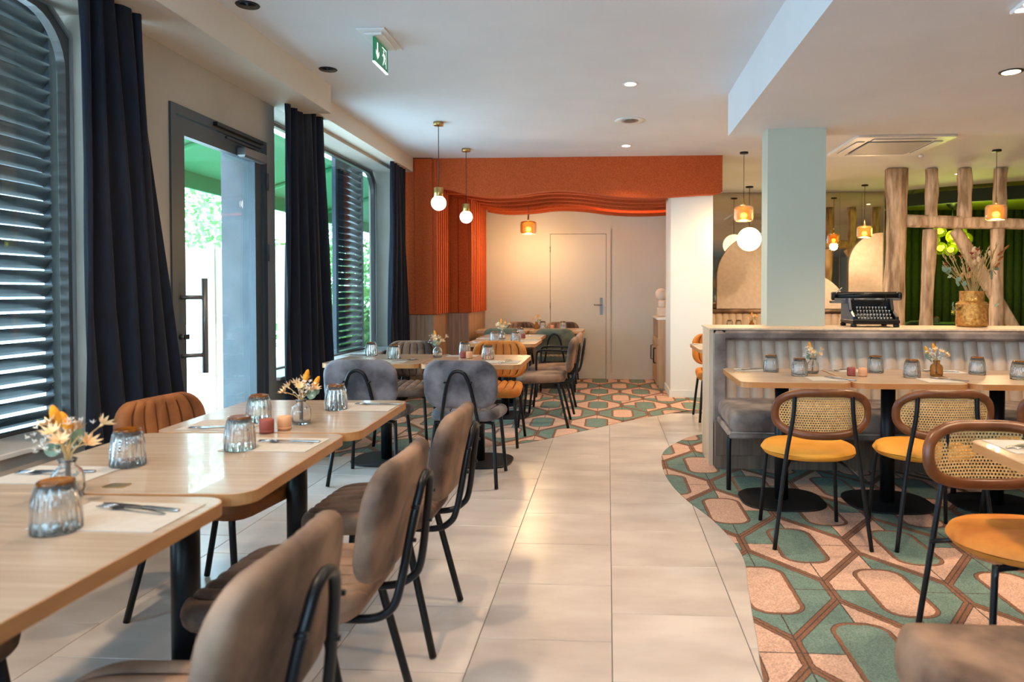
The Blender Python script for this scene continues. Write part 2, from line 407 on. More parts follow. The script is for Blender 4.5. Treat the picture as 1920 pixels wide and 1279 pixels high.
# ================================================================== STRUCTURE
YB = 10.02          # alcove back wall
XL = -2.43          # inner face of the window wall
struct('floor', Box(XL - .32, -3, -.15, 8.2, 13.6, -.004), 'grout'); floor = bpy.data.objects['floor']
tl = MB().box(-.2375, -.2375, -.004, .2375, .2375, 0, b=.0012)
first = None
for c in range(-5, 2):
    x = .016 + .478 * (c + .5)
    ph = {0: .19, 1: .19 + .27, -1: .19, -2: -.03, -3: .21}.get(c, .11)
    # columns are laid with shifted joints
    base = {0: 2.70, -1: 2.476, -2: 2.72, 1: 2.46, -3: 2.5, -4: 2.74, -5: 2.5}[c]
    for r in range(-4, 11):
        y = base + .239 + .478 * r
        if x < XL + .2: continue
        if y > 7.4 or y < .7: continue
        if x < -.3 and y > 5.9: continue
        if first is None: first = tl.build('tile', 'tile_vinyl', floor, (x, y, 0))
        else: again('tile', first, floor, (x, y, 0))
for x0 in (2, 3, 4, 5, 6, 7, 8, 9):     # the strip of tiles between the two carpets behind the bench
    for r in range(8, 11): again('tile', first, floor, (.016 + .478 * (x0 + .5), 2.6 + .478 * r, 0))
def flat(name, pts, m, z0, z1, label, cat):
    return tag(MB().prism(pts, z0, z1).build(name, m), label, cat)
c1 = [(XL + .005, 5.06)] + [tuple(p)[:2] for p in spline([(-2.147, 5.136, 0), (-1.5, 5.33, 0), (-.981, 5.552, 0), (-.626, 5.78, 0), (-.191, 6.3, 0), (.209, 6.80, 0), (.54, 7.139, 0), (.958, 7.46, 0), (1.8, 7.75, 0), (3, 7.6, 0), (4.4, 7.3, 0), (6, 7.4, 0), (8.2, 7.5, 0)], 5)] + [(8.19, 13.29), (4.29, 13.29), (4.29, 11.21), (1.26, 11.21), (1.26, YB - .01), (XL + .4, YB - .01), (XL + .4, 8.1), (XL + .005, 8.1)]
flat('carpet', c1, 'carpet', -.002, .004, 'geometric pink and green carpet under the far tables and alcove', 'carpet')
c2 = [tuple(p)[:2] for p in spline([(5.4, 6.6, 0), (3.2, 6.7, 0), (1.6, 6.5, 0), (.827, 6.168, 0), (.572, 5.826, 0), (.424, 5.432, 0), (.386, 4.938, 0), (.412, 4.53, 0), (.475, 4.188, 0), (.559, 3.895, 0), (.618, 3.562, 0), (.63, 3.28, 0), (.591, 2.981, 0), (.552, 2.688, 0), (.533, 2.522, 0), (.496, 2.248, 0), (.45, 1.7, 0), (.6, .6, 0)], 5)] + [(8.2, .6), (8.2, 6.6)]
flat('carpet', c2, 'carpet', -.002, .004, 'geometric pink and green carpet with wavy edge under the banquette tables', 'carpet')

# ceilings
struct('ceiling', Box(XL - .32, -3, 2.80, 4.35, 11.3, 2.95), 'ceiling_paint')
struct('ceiling_right', Box(4.35, -3, 2.80, 8.2, 9.1, 2.95), 'ceiling_paint')
tri = MB().prism([(4.35, 9.1), (8.2, 9.1), (7.2, 9.55), (5.81, 10.26), (5.0, 10.75), (4.35, 11.25)], 2.80, 2.95)
struct('ceiling_curved', tri, 'ceiling_paint')
struct('ceiling_lowered', Box(.945, -3, 2.47, 8.2, 5.66, 2.80), 'ceiling_paint')
struct('trim_1', Box(XL, -3, 2.59, -2.09, 5.23, 2.80), 'beam_paint')
struct('trim_2', Box(XL, 5.23, 2.64, -2.265, 8.10, 2.80), 'beam_paint')

struct('ceiling_slab', Box(-2.75, -3, 2.951, 8.4, 13.6, 3.05), 'ceiling_paint')
# window wall with its openings (built as separate runs of wall)
X0 = XL - .32
WIN = [(1.2, 3.38), (5.02, 7.98)]; DOOR = (3.78, 4.88)
runs = [(-3, -2.6, 0, 2.8), (-2.6, -.2, 0, .57), (-2.6, -.2, 2.62, 2.8), (-.2, 1.2, 0, 2.8), (1.2, 3.38, 0, .57), (1.2, 3.38, 2.62, 2.8), (3.38, 3.78, 0, 2.8), (3.78, 4.88, 2.30, 2.8),
        (4.88, 5.02, 0, 2.8), (5.02, 7.98, 0, .59), (5.02, 7.98, 2.61, 2.8), (7.98, 10.2, 0, 2.8)]
mbw = MB()
ys = sorted({a for r in runs for a in r[:2]})
for a, b_, z0, z1 in runs: mbw.box(X0, a, z0, XL, b_, z1)
struct('wall_left', mbw, 'wall_paint')
struct('wall_back', Box(-2.75, YB, 0, 1.25, YB + .2, 2.8), 'alcove_paint')
struct('wall_side', Box(1.05, 9.05, 0, 1.25, YB, 2.8), 'alcove_paint')
struct('wall_mirror', Box(1.25, 11.22, 0, 4.28, 11.4, 2.8), 'alcove_paint')
struct('wall_passage', Box(1.15, YB + .2, 0, 1.25, 11.4, 2.8), 'alcove_paint')
struct('wall_right', Box(8.2, -3, 0, 8.4, 9.2, 2.8), 'wall_paint')
struct('wall_front', MB().box(-2.75, -3.1, 0, 8.4, -3.0, 1.6).box(-2.75, -3.1, 2.5, 8.4, -3.0, 2.95).box(-2.75, -3.1, 1.6, -2.0, -3.0, 2.5).box(1.2, -3.1, 1.6, 8.4, -3.0, 2.5), 'wall_paint')  # unseen wall; its high opening is added to let in fill daylight

# pillars
struct('column_white', MB().box(.735, 8.33, 0, 1.222, 9.05, 2.8), 'column_paint')
struct('baseboard_column', MB().box(.722, 8.317, 0, 1.235, 9.05, .085), 'column_paint')
struct('column_mint', Box(1.198, 5.40, .985, 1.628, 5.60, 2.47), 'mint_paint')
struct('baseboard_back', Box(-1.75, YB - .013, 0, -.86, YB, .085), 'alcove_paint')
struct('baseboard_alcove', Box(.02, YB - .013, 0, .64, YB, .085), 'alcove_paint')
struct('baseboard_left', MB().box(XL, 3.38, 0, XL + .012, 3.77, .09).box(XL, 4.89, 0, XL + .012, 7.9, .09), 'wall_paint')

# ---- windows
def window(name, y0, y1, z0, z1, ra):
    xf0, xf1 = X0 + .03, X0 + .075
    t = .035
    outer = [(y0, z0), (y1, z0), (y1, z1), (y0, z1)]
    # inner opening with an arched far corner
    a = [(y0 + t, z0 + t), (y1 - t, z0 + t)]
    for i in range(9):
        q = PI / 2 * i / 8; a.append((y1 - t - ra + ra * math.cos(q), z1 - t - ra * 1.2 + ra * 1.2 * math.sin(q)))
    a.append((y0 + t, z1 - t))
    ob = [(y0, z0), (y1, z0)] + [(y1, z1 - t - ra * 1.2 + ra * 1.2 * math.sin(PI / 2 * i / 8)) if i < 5 else (y1 - t - ra + ra * math.cos(PI / 2 * i / 8), z1) for i in range(9)] + [(y0, z1)]
    n = len(a); mb = MB(); vs = []
    for x in (xf0, xf1): vs += [(x, p[0], p[1]) for p in ob] + [(x, p[0], p[1]) for p in a]
    fs = []; bd = MB(); t2 = .012; bi = [(max(y0 + t2, min(y1 - t2, p[0] + (t2 if p[0] < (y0 + y1) / 2 else -t2))), max(z0 + t2, min(z1 - t2, p[1] - t2 if p[1] > 1 else p[1] + t2))) for p in ob]
    bv = []
    for x in (xf1, xf1 + .012): bv += [(x, p[0], p[1]) for p in ob] + [(x, p[0], p[1]) for p in bi]
    bd.add(bv, [q for i in range(n) for j in [(i + 1) % n] for q in ((2 * n + i, 2 * n + j, 3 * n + j, 3 * n + i), (n + i, n + j, 3 * n + j, 3 * n + i))])
    for i in range(n):
        j = (i + 1) % n
        fs += [(i, j, n + j, n + i), (2 * n + j, 2 * n + i, 3 * n + i, 3 * n + j), (n + i, n + j, 3 * n + j, 3 * n + i), (j, i, 2 * n + i, 2 * n + j)]
    mb.add(vs, fs); f = struct(name, mb, 'frame_brown'); bd.build('frame_bead', 'aluminium', f)
    MB().box(xf0 + .015, y0 + .02, z0 + .02, xf0 + .021, y1 - .02, z1 - .02).build('pane', 'pane', f)
    MB().box(X0 + .075, y0 + .001, z0 - .002, XL + .03, y1 - .001, z0 + .022, b=.004).build('window_sill', 'sill_white', f)
    return f
window('window_1', 1.2, 3.38, .572, 2.62, .22)
window('window_2', 5.02, 7.98, .592, 2.61, .22)

def shutter(y0, y1, z0, z1, x, label, rz=0, gap=None):
    t = thing('louvred_shutter', label, 'shutter', (x, y0, 0), rz, 'louvred shutters')
    L = y1 - y0; s = .06; r = .12
    mb = MB().box(-.02, 0, z0, .02, s, z1); mb.build('stile', 'shutter', t); MB().box(-.02, L - s, z0, .02, L, z1).build('stile', 'shutter', t)
    MB().box(-.021, s, z1 - .07, .019, L - s, z1).build('rail', 'shutter', t); MB().box(-.021, s, z0, .019, L - s, z0 + .07).build('rail', 'shutter', t)
    ca, sa = math.cos(.96), math.sin(.96)
    sl = MB().prism([(.037 * math.cos(PI * i / 5), .0065 * math.sin(PI * i / 5)) for i in range(10)], s - .005, L - s + .005, xf=lambda a, b, c: (a * ca - b * sa, c, a * sa + b * ca), smooth=True)
    f = None; z = z0 + .11
    while z < z1 - .1:
        if f is None: f = sl.build('slat', 'shutter', t, (0, 0, z))
        else: again('slat', f, t, (0, 0, z))
        z += .0685
    return t
shutter(2.46, 3.42, .52, 2.74, X0 - .045, 'dark navy louvred shutter closed outside the arched window nearest the camera')
shutter(7.05, 7.86, .55, 2.68, X0 - .045, 'dark navy louvred shutter folded outside the far window beside the vases and tables')
shutter(1.48, 2.44, .52, 2.74, X0 - .045, 'dark navy louvred shutter leaf beside the nearest window curtain')

# ---- entrance door
d = tag(MB().box(XL - .06, 3.78, 0, XL + .012, 3.83, 2.30).box(XL - .06, 4.83, 0, XL + .012, 4.88, 2.30).box(XL - .06, 3.83, 2.245, XL + .012, 4.83, 2.30).build('door_1', 'door_grey'), kind='structure')
for ya, yb in ((3.7805, 3.79), (4.87, 4.8795)): Box(X0, ya, 0, XL - .061, yb, 2.29).build('reveal_shade_lining', 'reveal_shade_grey', d)  # lining added to darken the sky-lit jambs through its colour
leaf = MB().box(XL - .05, 3.835, .01, XL - .002, 3.925, 2.24).box(XL - .05, 4.735, .01, XL - .002, 4.825, 2.24).box(XL - .05, 3.925, 2.14, XL - .002, 4.735, 2.24).box(XL - .05, 3.925, .01, XL - .002, 4.735, .16).build('door_leaf', 'door_grey', d)
Box(XL - .03, 3.915, .15, XL - .022, 4.745, 2.15).build('pane', 'pane', leaf)
h = MB().tube([(XL + .085, 3.965, .77), (XL + .085, 3.965, 1.32)], .017, 12); h.build('pull_handle', 'dark_steel', d)
for z in (.875, 1.21): MB().tube([(XL - .002, 3.875, z), (XL + .085, 3.965, z)], .012, 10).build('handle_bracket', 'dark_steel', d)
k = MB().tube([(XL - .002, 3.868, .985), (XL + .03, 3.868, .985)], .015, 12).build('lock_cylinder', 'dark_steel', d)
Box(XL + .03, 3.85, .97, XL + .036, 3.895, 1.0, b=.002).build('key', 'black_metal', d)
MB().box(XL + .0, 4.50, 2.13, XL + .055, 4.80, 2.20, b=.012).build('door_closer', 'dark_steel', d)
MB().box(XL + .012, 4.20, 2.262, XL + .04, 4.78, 2.288, b=.003).build('closer_rail', 'black_metal', d)
MB().box(XL + .03, 4.30, 2.205, XL + .045, 4.66, 2.22).build('closer_arm', 'black_metal', d)
for z in (.35, 1.52, 2.02): MB().tube([(XL + .018, 4.872, z - .06), (XL + .018, 4.872, z + .06)], .011, 10).build('hinge', 'door_grey', d)
MB().box(XL, 3.78, -.003, XL + .01, 4.88, .006).build('threshold', 'aluminium', d)

# ---- back alcove door
d = tag(MB().box(-.885, YB - .02, 0, -.825, YB, 2.13).box(-.025, YB - .02, 0, .035, YB, 2.13).box(-.825, YB - .02, 2.07, -.025, YB, 2.13).build('door_2', 'alcove_paint'), kind='structure')
Box(-.825, YB - .003, .0, -.025, YB - .001, 2.07).build('door_gap_shade', 'black_metal', d)  # shadow gap round the leaf put in as a dark sheet
Box(-.819, YB - .014, .008, -.031, YB - .0035, 2.064).build('door_leaf', 'alcove_paint', d)
pl = MB().box(-.115, YB - .02, .92, -.075, YB - .011, 1.16, b=.004).build('handle_plate', 'dark_steel', d)
MB().tube([(-.095, YB - .02, 1.06), (-.095, YB - .06, 1.06), (-.10, YB - .065, 1.06), (-.20, YB - .065, 1.062)], .009, 8).build('lever_handle', 'dark_steel', d)
for z in (.3, 1.05, 1.85): MB().tube([(-.822, YB - .018, z - .04), (-.822, YB - .018, z + .04)], .007, 8).build('hinge', 'steel', d)

# ---- zigzag wall: wood wainscot and orange felt above
PR = [((XL, 8.10), (-2.03, 8.10)), ((-2.03, 8.10), (-2.03, 8.85)), ((-2.03, 8.85), (-1.765, 8.85)), ((-1.765, 8.85), (-1.765, YB))]
zig = tag(MB().box(XL, 8.11, 0, -2.045, YB, 2.8).build('wall_alcove', 'orange_dark'), kind='structure')
zig2 = tag(MB().box(-2.045, 8.86, 0, -1.78, YB, 2.8).build('wall_corner', 'orange_dark'), kind='structure')
# wainscot boards
def boards(par, axis, a0, a1, fixed, n, z0, z1, th, m, name):
    wdt = (a1 - a0) / n
    for i in range(n):
        p, q = a0 + i * wdt + .0015, a0 + (i + 1) * wdt - .0015
        mb = Box(p, fixed - th, z0, q, fixed, z1, b=.002) if axis == 'x' else Box(fixed, p, z0, fixed + th, q, z1, b=.002)
        mb.build(name, m, par)
boards(zig, 'x', XL, -2.03, 8.11, 2, 0, .975, .018, 'wainscot', 'board')
boards(zig, 'y', 8.10, 8.84, -2.045, 5, 0, .975, .018, 'wainscot', 'board')
boards(zig2, 'x', -2.03, -1.765, 8.86, 2, 0, .975, .018, 'wainscot', 'board')
boards(zig2, 'y', 8.85, YB, -1.78, 7, 0, .975, .018, 'wainscot', 'board')
boards(zig, 'x', XL, -2.25, 8.11, 1, .98, 2.79, .006, 'orange_felt', 'felt_panel')
boards(zig, 'x', -2.245, -2.04, 8.11, 1, .98, 2.79, .03, 'orange_felt', 'felt_panel')
boards(zig2, 'x', -2.04, -1.90, 8.86, 1, .98, 2.79, .02, 'orange_felt', 'felt_panel')
boards(zig2, 'x', -1.895, -1.775, 8.86, 1, .98, 2.79, .02, 'orange_felt', 'felt_panel')
for par, x, y0, y1, n in ((zig, -2.045, 8.12, 8.84, 7), (zig2, -1.78, 8.87, YB - .01, 9)):
    st = (y1 - y0) / n; f = None
    mb = Box(0, 0, .98, .05, st * .55, 2.79, b=.004)
    for i in range(n):
        if f is None: f = mb.build('slat', 'orange_felt', par, (x, y0 + i * st, 0))
        else: again('slat', f, par, (x, y0 + i * st, 0))
# header with a waved lower edge, and the waved baffles hung behind it
WV = [(-2.26, 2.47), (-2.126, 2.46), (-1.882, 2.445), (-1.658, 2.386), (-1.377, 2.358), (-1.046, 2.368), (-.831, 2.398), (-.61, 2.415), (-.396, 2.407), (-.139, 2.373), (.186, 2.333), (.465, 2.325), (.719, 2.335), (1.04, 2.354), (1.23, 2.362), (1.30, 2.39)]
def wave(WVp, x0, x1, ztop, y0, y1, m, name, par=None, shift=0, dz=0):
    P = [p for p in spline([(x + shift, z + dz, 0) for x, z in WVp], 4) if x0 <= p[0] <= x1]
    pts = [(p[0], p[1]) for p in P]; pts = pts + [(pts[-1][0], ztop), (pts[0][0], ztop)]
    return MB().prism([(p[0], p[1]) for p in pts], y0, y1, xf=lambda a, b, c: (a, c, b)).build(name, m, par)
hd = tag(wave(WV, -2.3, 1.31, 2.80, 8.14, 8.26, 'orange_felt', 'trim_3'), kind='structure')
struct('ceiling_alcove', Box(-2.03, 8.27, 2.62, 1.05, YB, 2.80), 'orange_felt')
BV = [(-2.1, 2.40), (-1.787, 2.387), (-1.43, 2.342), (-1.052, 2.352), (-.728, 2.387), (-.375, 2.377), (.073, 2.322), (.445, 2.305), (.792, 2.317), (1.1, 2.35)]
cl = bpy.data.objects['ceiling_alcove']
for i, y in enumerate((8.52, 8.80, 9.08, 9.36, 9.64, 9.90)):
    wave(BV, -1.74 if y > 8.8 else -2.0, 1.04 if y > 9.0 else .73, 2.62, y, y + .10, 'orange_felt', 'baffle', cl, 0, .05 - i * .01)
area('alcove_led', (.35, 9.58, 2.60), (0, 0, 0), .9, .05, 9, (1, .5, .18))

# ---- mirror wall
mir = thing('panelled_mirror', 'large bronze mirror in narrow upright panels above the far banquette', 'mirror', (1.26, 11.2, 0))
f = None
for i in range(9):
    mb = Box(.002, 0, .98, .331, .012, 2.79, b=.0025)
    if f is None: f = mb.build('mirror_panel', 'mirror', mir, (0, 0, 0))
    else: again('mirror_panel', f, mir, (.3333 * i, 0, 0))
def arch(x0, x1, z0, z1, side, label):
    r = min(x1 - x0, z1 - z0) * .98; pts = [(x0, z0), (x1, z0)]
    if side == 'l': pts += [(x1, z1)] + [(x0 + r - r * math.sin(PI / 2 * i / 14), z1 - r + r * math.cos(PI / 2 * i / 14)) for i in range(15)]
    elif side == 'r': pts += [(x1 - r + r * math.cos(PI / 2 * i / 14), z1 - r + r * math.sin(PI / 2 * i / 14)) for i in range(15)] + [(x0, z1)]
    else:
        r = (x1 - x0) / 2; pts += [(x0 + r + r * math.cos(PI * i / 24), z1 - r + r * math.sin(PI * i / 24)) for i in range(25)]
    tag(MB().prism(pts, -.04, 0, .004, xf=lambda a, b, c: (a, 11.19 + c, b)).build('arched_panel', 'panel_beige'), label, 'panel', 'arched panels on the mirror')
arch(1.70, 2.42, .98, 2.17, 'l', 'tall beige quarter-arched fabric panel between the white column and mint pillar')
arch(2.43, 3.715, .98, 1.53, 'c', 'low beige round-topped fabric panel right behind the typewriter')
arch(3.72, 4.235, .98, 2.16, 'l', 'tall beige quarter-arched fabric panel next to the timber post')

# ---- green alcove beyond the posts
arcp = [(4.26, 11.39), (5.0, 10.75), (5.81, 10.26), (7.2, 9.62), (8.2, 9.2)]
ap = [tuple(p)[:2] for p in spline([(a, b, 0) for a, b in arcp], 5)]
struct('trim_4', MB().prism(ap + [(p[0] + .05, p[1] + .08) for p in reversed(ap)], 2.555, 2.80), 'valance_green')
struct('ceiling_green', MB().prism(ap + [(8.2, 13.5), (4.26, 13.5)], 2.74, 2.8), 'green_ceiling')
gw = tag(Box(4.2, 13.3, 0, 8.4, 13.5, 2.8).build('wall_green', 'green_wall'), kind='structure')
struct('wall_end', Box(8.2, 9.2, 0, 8.4, 13.5, 2.8), 'green_wall')
struct('wall_return', Box(4.2, 11.4, 0, 4.28, 13.4, 2.8), 'green_wall')
rib = MB().prism([(.0, 0), (.14, 0)] + [(.07 + .07 * math.cos(PI * i / 8), .0 - .05 * math.sin(PI * i / 8)) for i in range(9)][::-1][1:-1][::-1][::-1], 0.02, 2.73)
rib = MB(); rib.prism([(.07 - .067 * math.cos(PI * i / 8), -.05 * math.sin(PI * i / 8)) for i in range(9)], .02, 2.73, smooth=True)
f = None
for i in range(28):
    if f is None: f = rib.build('padded_strip', 'green_wall', gw, (4.29 + .14 * i, 13.3, 0))
    else: again('padded_strip', f, gw, (4.29 + .14 * i, 13.3, 0))
area('cove_light', (6.0, 11.2, 2.60), (PI, 0, -.5), 2.6, .08, 60, (.85, 1, .12))

# ================================================================== TIMBER FRAME
tf = thing('timber_screen', 'weathered half-timbered post and brace screen behind the bench', 'screen', (3.6, 9.15, 0))
def timber(name, p0, p1, w, dd, seed, n=14, wob=.011):
    rnd = random.Random(seed); P0, P1 = Vector(p0), Vector(p1); t = (P1 - P0).normalized(); s_ = t.cross(Vector((0, 1, 0))).normalized(); mb = MB(); vs = []; fs = []; K = 8
    a, b, c = rnd.random() * 6, rnd.random() * 6, rnd.random() * 6
    for i in range(n + 1):
        u = i / n; p = P0.lerp(P1, u) + s_ * math.sin(u * 5 + a) * wob * .6; ww = w / 2 * (1 + .09 * math.sin(u * 9 + b)); dw = dd / 2 * (1 + .08 * math.sin(u * 8 + c))
        for q in range(K):
            an = 2 * PI * (q + .5) / K; ca, sa = math.cos(an), math.sin(an)
            cx = math.copysign(abs(ca) ** .55, ca) * ww * (1 + rnd.uniform(-.05, .05)); cy = math.copysign(abs(sa) ** .55, sa) * dw * (1 + rnd.uniform(-.05, .05))
            vs.append(p + s_ * cx + Vector((0, cy, 0)))
    for i in range(n):
        for q in range(K): r = (q + 1) % K; fs.append((i * K + q, i * K + r, (i + 1) * K + r, (i + 1) * K + q))
    fs += [tuple(reversed(range(K))), tuple(n * K + q for q in range(K))]
    return mb.add(vs, fs, True).build(name, 'old_timber', tf)
ox = 3.6
timber('post', (3.61 - ox, 0, .004), (3.625 - ox, 0, 2.79), .235, .2, 1, wob=.02)
timber('post', (4.00 - ox, 0, .004), (4.045 - ox, 0, 2.03), .145, .14, 2)
timber('post', (4.065 - ox, 0, 2.17), (4.06 - ox, 0, 2.79), .135, .13, 3, 6)
timber('post', (4.47 - ox, 0, 2.17), (4.46 - ox, 0, 2.79), .15, .14, 4, 6)
timber('post', (4.865 - ox, 0, .004), (4.875 - ox, 0, 2.03), .14, .14, 5)
timber('post', (4.89 - ox, 0, 2.16), (4.90 - ox, 0, 2.79), .135, .13, 6, 6)
timber('beam', (3.73 - ox, -.01, 2.12), (6.9 - ox, -.01, 2.09), .15, .15, 7, 16, .03)
timber('brace', (4.36 - ox, .05, 2.02), (5.62 - ox, .05, .004), .15, .10, 8, 14, .03)
timber('post', (6.9 - ox, 0, .004), (6.9 - ox, 0, 2.79), .2, .18, 9)

# ================================================================== TABLES
def table_proto(w, d, oak, base='squircle', grain='x'):
    t = thing('dining_table', '-', 'table')
    MB().prism(rrect(w - .004, d - .004, .058, 6), .722, .75, .0015).build('tabletop', oak, t)
    o, i_ = rrect(w, d, .06, 6), rrect(w - .006, d - .006, .057, 6); n = len(o); mb = MB()
    vs = [(p[0], p[1], z) for z in (.719, .7488) for q in (o, i_) for p in q]; fs = []
    for a in range(n):
        b = (a + 1) % n; fs += [(a, b, 2 * n + b, 2 * n + a), (n + b, n + a, 3 * n + a, 3 * n + b), (2 * n + a, 2 * n + b, 3 * n + b, 3 * n + a), (b, a, n + a, n + b)]
    mb.add(vs, fs, False).build('edge_band', 'table_edge', t)
    MB().lathe([(.04, .012), (.04, .712)], 20).build('column', 'black_metal', t)
    MB().prism(rrect(.3, .3, .02, 2), .712, .722).build('mounting_plate', 'black_cast', t)
    pts = []
    for k in range(48):
        a = 2 * PI * k / 48; ca, sa = math.cos(a), math.sin(a); pts.append((math.copysign(abs(ca) ** .72, ca) * .245, math.copysign(abs(sa) ** .72, sa) * .235))
    MB().prism(pts, .004, .014, .003).build('base_plate', 'black_cast', t)
    return Proto(t)
TR = table_proto(.60, .72, 'table_oak'); TL = table_proto(.73, .735, 'table_oak_side')
G = 'square dining tables with black pedestals'
TL.place((-1.262, 1.255, 0), 0, 'oak-topped table nearest the camera, seen cut off beside the nearest taupe chair', G)
TL.place((-1.25, 2.0, 0), .045, 'oak-topped table in the middle of the row beside the window wall', G)
TL.place((-1.25, 2.75, 0), .045, 'oak-topped table at the door end of the window row, with the red and peach pots', G)
TS = -.02
TR.place((1.03, 4.235, 0), TS, 'oak-topped table at the free end of the banquette', G)
TR.place((1.64, 4.222, 0), TS, 'oak-topped second table along the banquette with two glasses and amber vase', G)
TR.place((2.25, 4.209, 0), TS, 'oak-topped third table along the banquette, cut by the picture edge', G)
TR.place((2.86, 4.196, 0), TS, 'oak-topped fourth table along the banquette', G)
TE = table_proto(.69, .76, 'table_oak')
TE.place((-1.635, 5.10, 0), 0, 'oak-topped table nearest the second curtain, with two grey chairs tucked around it', G)
TE.place((-.938, 5.085, 0), 0, 'oak-topped table with the amber chair behind and small clay pots', G)
TE.place((-1.03, 6.99, 0), 0, 'oak-topped table with two armless and arm chairs on its aisle side, nearer half of pair', G)
TE.place((-1.06, 7.76, 0), 0, 'oak-topped table butted behind another, in front of the alcove chairs', G)
TE.place((-1.36, 9.20, 0), 0, 'oak-topped table in the alcove corner against the wood panelling', G)
TE.place((-.66, 9.20, 0), 0, 'oak-topped table in the alcove before the pale door', G)
TE.place((1.125, 6.42, 0), 0, 'oak-topped table partly hidden behind the end of the banquette', G)
TF = table_proto(1.20, .75, 'table_oak')
TF.place((1.785, 2.03, 0), -.02, 'oak-topped table corner in the foreground over the cane chair', G)
# small plaques set in the tops
def plaque(x, y, label): tag(MB().prism(rrect(.055, .04, .004, 2), .7502, .7515).build('table_plaque', 'brass', None, (x, y, 0)), label, 'plaque')
plaque(-1.24, 1.70, 'small brass plaque set in the middle window-row tabletop near the fork')
plaque(.80, 4.34, 'small brass plaque at the free corner of the banquette table')
plaque(-.66, 5.32, 'small brass plaque at the corner of the table before the amber chair')

# ================================================================== VELVET CHAIRS
def tubular(pts, r, name, par, m='black_metal', k=6, n=10): return MB().tube(spline(pts, k), r, n).build(name, m, par)
SEAM = {'velvet_amber': 'seam_shade_amber', 'velvet_caramel': 'seam_shade_amber'}
def seams(w, d, r, n, place, name, par, m, margin=.016):  # dark seam lines that paint the shade of the channel creases
    mb = MB()
    for i in range(1, n):
        uu = 2 * i / n - 1; pts = []
        for j in range(25):
            y = (j / 12 - 1) * (d / 2 - margin); a = abs(y) - (d / 2 - r); hw = w / 2 - (r - math.sqrt(max(0, r * r - a * a)) if a > 0 else 0)
            pts.append(place(uu * hw, y))
        mb.tube(pts, .0032, 5)
    o = mb.build(name, m, par); o['kind'] = 'stuff'; return o
def velvet_chair(m, arms=False):
    t = thing('upholstered_chair', '-', 'chair'); T = .072
    MB().cushion(.455, .46, T, .10, xf=lambda x, y, z: (x * (1 + .06 * (y / .23)), y + .015, .445 + z - .01 * (y / .23)), nch=7, gd=.022, edge=.03, crown=.01).build('seat', m, t, merge=True)
    sm = SEAM.get(m, 'seam_shade_brown'); seams(.455, .46, .10, 7, lambda x, y: (x * (1 + .06 * (y / .23)), y + .015, .4445 + T / 2 - .011 - .01 * (y / .23) + .01 * (1 - (2 * x / .455) ** 2) * (1 - (2 * y / .46) ** 2)), 'seat_seam_shade', t, sm, .03)
    lean = .16
    def bk(x, v, n):      # x across, v up, n = normal (front)
        yy = -.245 - (v + .16) * lean + n + x * x * .35
        return (x, yy, .665 + v)
    MB().cushion(.47, .308, .055, .105, xf=lambda x, y, z: bk(x, y, z), nch=7, gd=.019, edge=.026).build('backrest', m, t, merge=True)
    seams(.47, .308, .105, 7, lambda x, v: bk(x, v, .0275 - .009), 'back_seam_shade', t, sm, .026)
    # inverted U that carries the back
    P = [(-.10, .05, .402), (-.10, -.10, .400), (-.105, -.215, .402), (-.112, -.27, .425), (-.108, -.298, .475)]
    P += [(-.078, -.325, .64), (-.056, -.337, .71), (-.036, -.341, .742), (0, -.343, .755)]
    Q = P + [(-a, b, c) for a, b, c in reversed(P[:-1])]
    tubular(Q, .0115, 'back_tube', t, k=5)
    for s_ in (-1, 1):
        for z in (.60, .685): MB().tube([(s_ * .082, -.315 - (z - .6) * .12, z), (s_ * .082, -.336 - (z - .6) * .12, z)], .006, 8).build('bolt', 'black_metal', t)
    MB().tube(spline([(-.16, .17, .405), (0, .175, .405), (.16, .17, .405)], 2), .009, 8).build('cross_bar', 'black_metal', t)
    MB().tube(spline([(-.16, -.14, .405), (0, -.145, .405), (.16, -.14, .405)], 2), .009, 8).build('cross_bar', 'black_metal', t)
    for s_ in (-1, 1):
        tubular([(s_ * .14, .165, .405), (s_ * .175, .175, .40), (s_ * .187, .18, .375), (s_ * .215, .22, .004)], .0125, 'leg', t, k=3)
        tubular([(s_ * .14, -.135, .405), (s_ * .178, -.145, .40), (s_ * .19, -.15, .375), (s_ * .222, -.24, .004)], .0125, 'leg', t, k=3)
        if arms: tubular([(s_ * .2, .12, .40), (s_ * .245, .14, .42), (s_ * .25, .14, .60), (s_ * .25, .11, .645), (s_ * .25, .0, .655), (s_ * .245, -.2, .645), (s_ * .19, -.285, .64)], .0115, 'armrest', t, k=4)
    return Proto(t)
CT, CG, CO, CA, CTA = velvet_chair('velvet_taupe'), velvet_chair('velvet_daylit_grey'), velvet_chair('velvet_olive'), velvet_chair('velvet_amber'), velvet_chair('velvet_taupe', True); CCm = velvet_chair('velvet_caramel')
GC = 'channelled velvet chairs with black tube frames'
F_W = PI / 2    # faces the window wall (-X)
CT.place((-.83, 1.18, 0), F_W, 'brown taupe velvet chair in the foreground, its back cut off by the lower edge', GC)
CT.place((-.83, 1.86, 0), F_W, 'brown taupe velvet chair in the middle of three along the window row', GC)
CT.place((-.83, 2.55, 0), F_W, 'brown taupe velvet chair at the far end of three along the window row', GC)
CG.place((-1.565, 4.60, 0), .03, 'taupe velvet chair toned window-light grey with its back to the camera beside the second curtain', GC)
CG.place((-.92, 4.60, 0), 0, 'taupe velvet chair toned window-light grey with its back to the camera nearest the aisle', GC)
CT.place((-1.67, 5.74, 0), PI + .05, 'taupe velvet chair with channelled back facing the camera behind two glasses', GC)
CA.place((-.93, 5.74, 0), PI, 'amber velvet chair facing the camera at the two joined tables', GC)
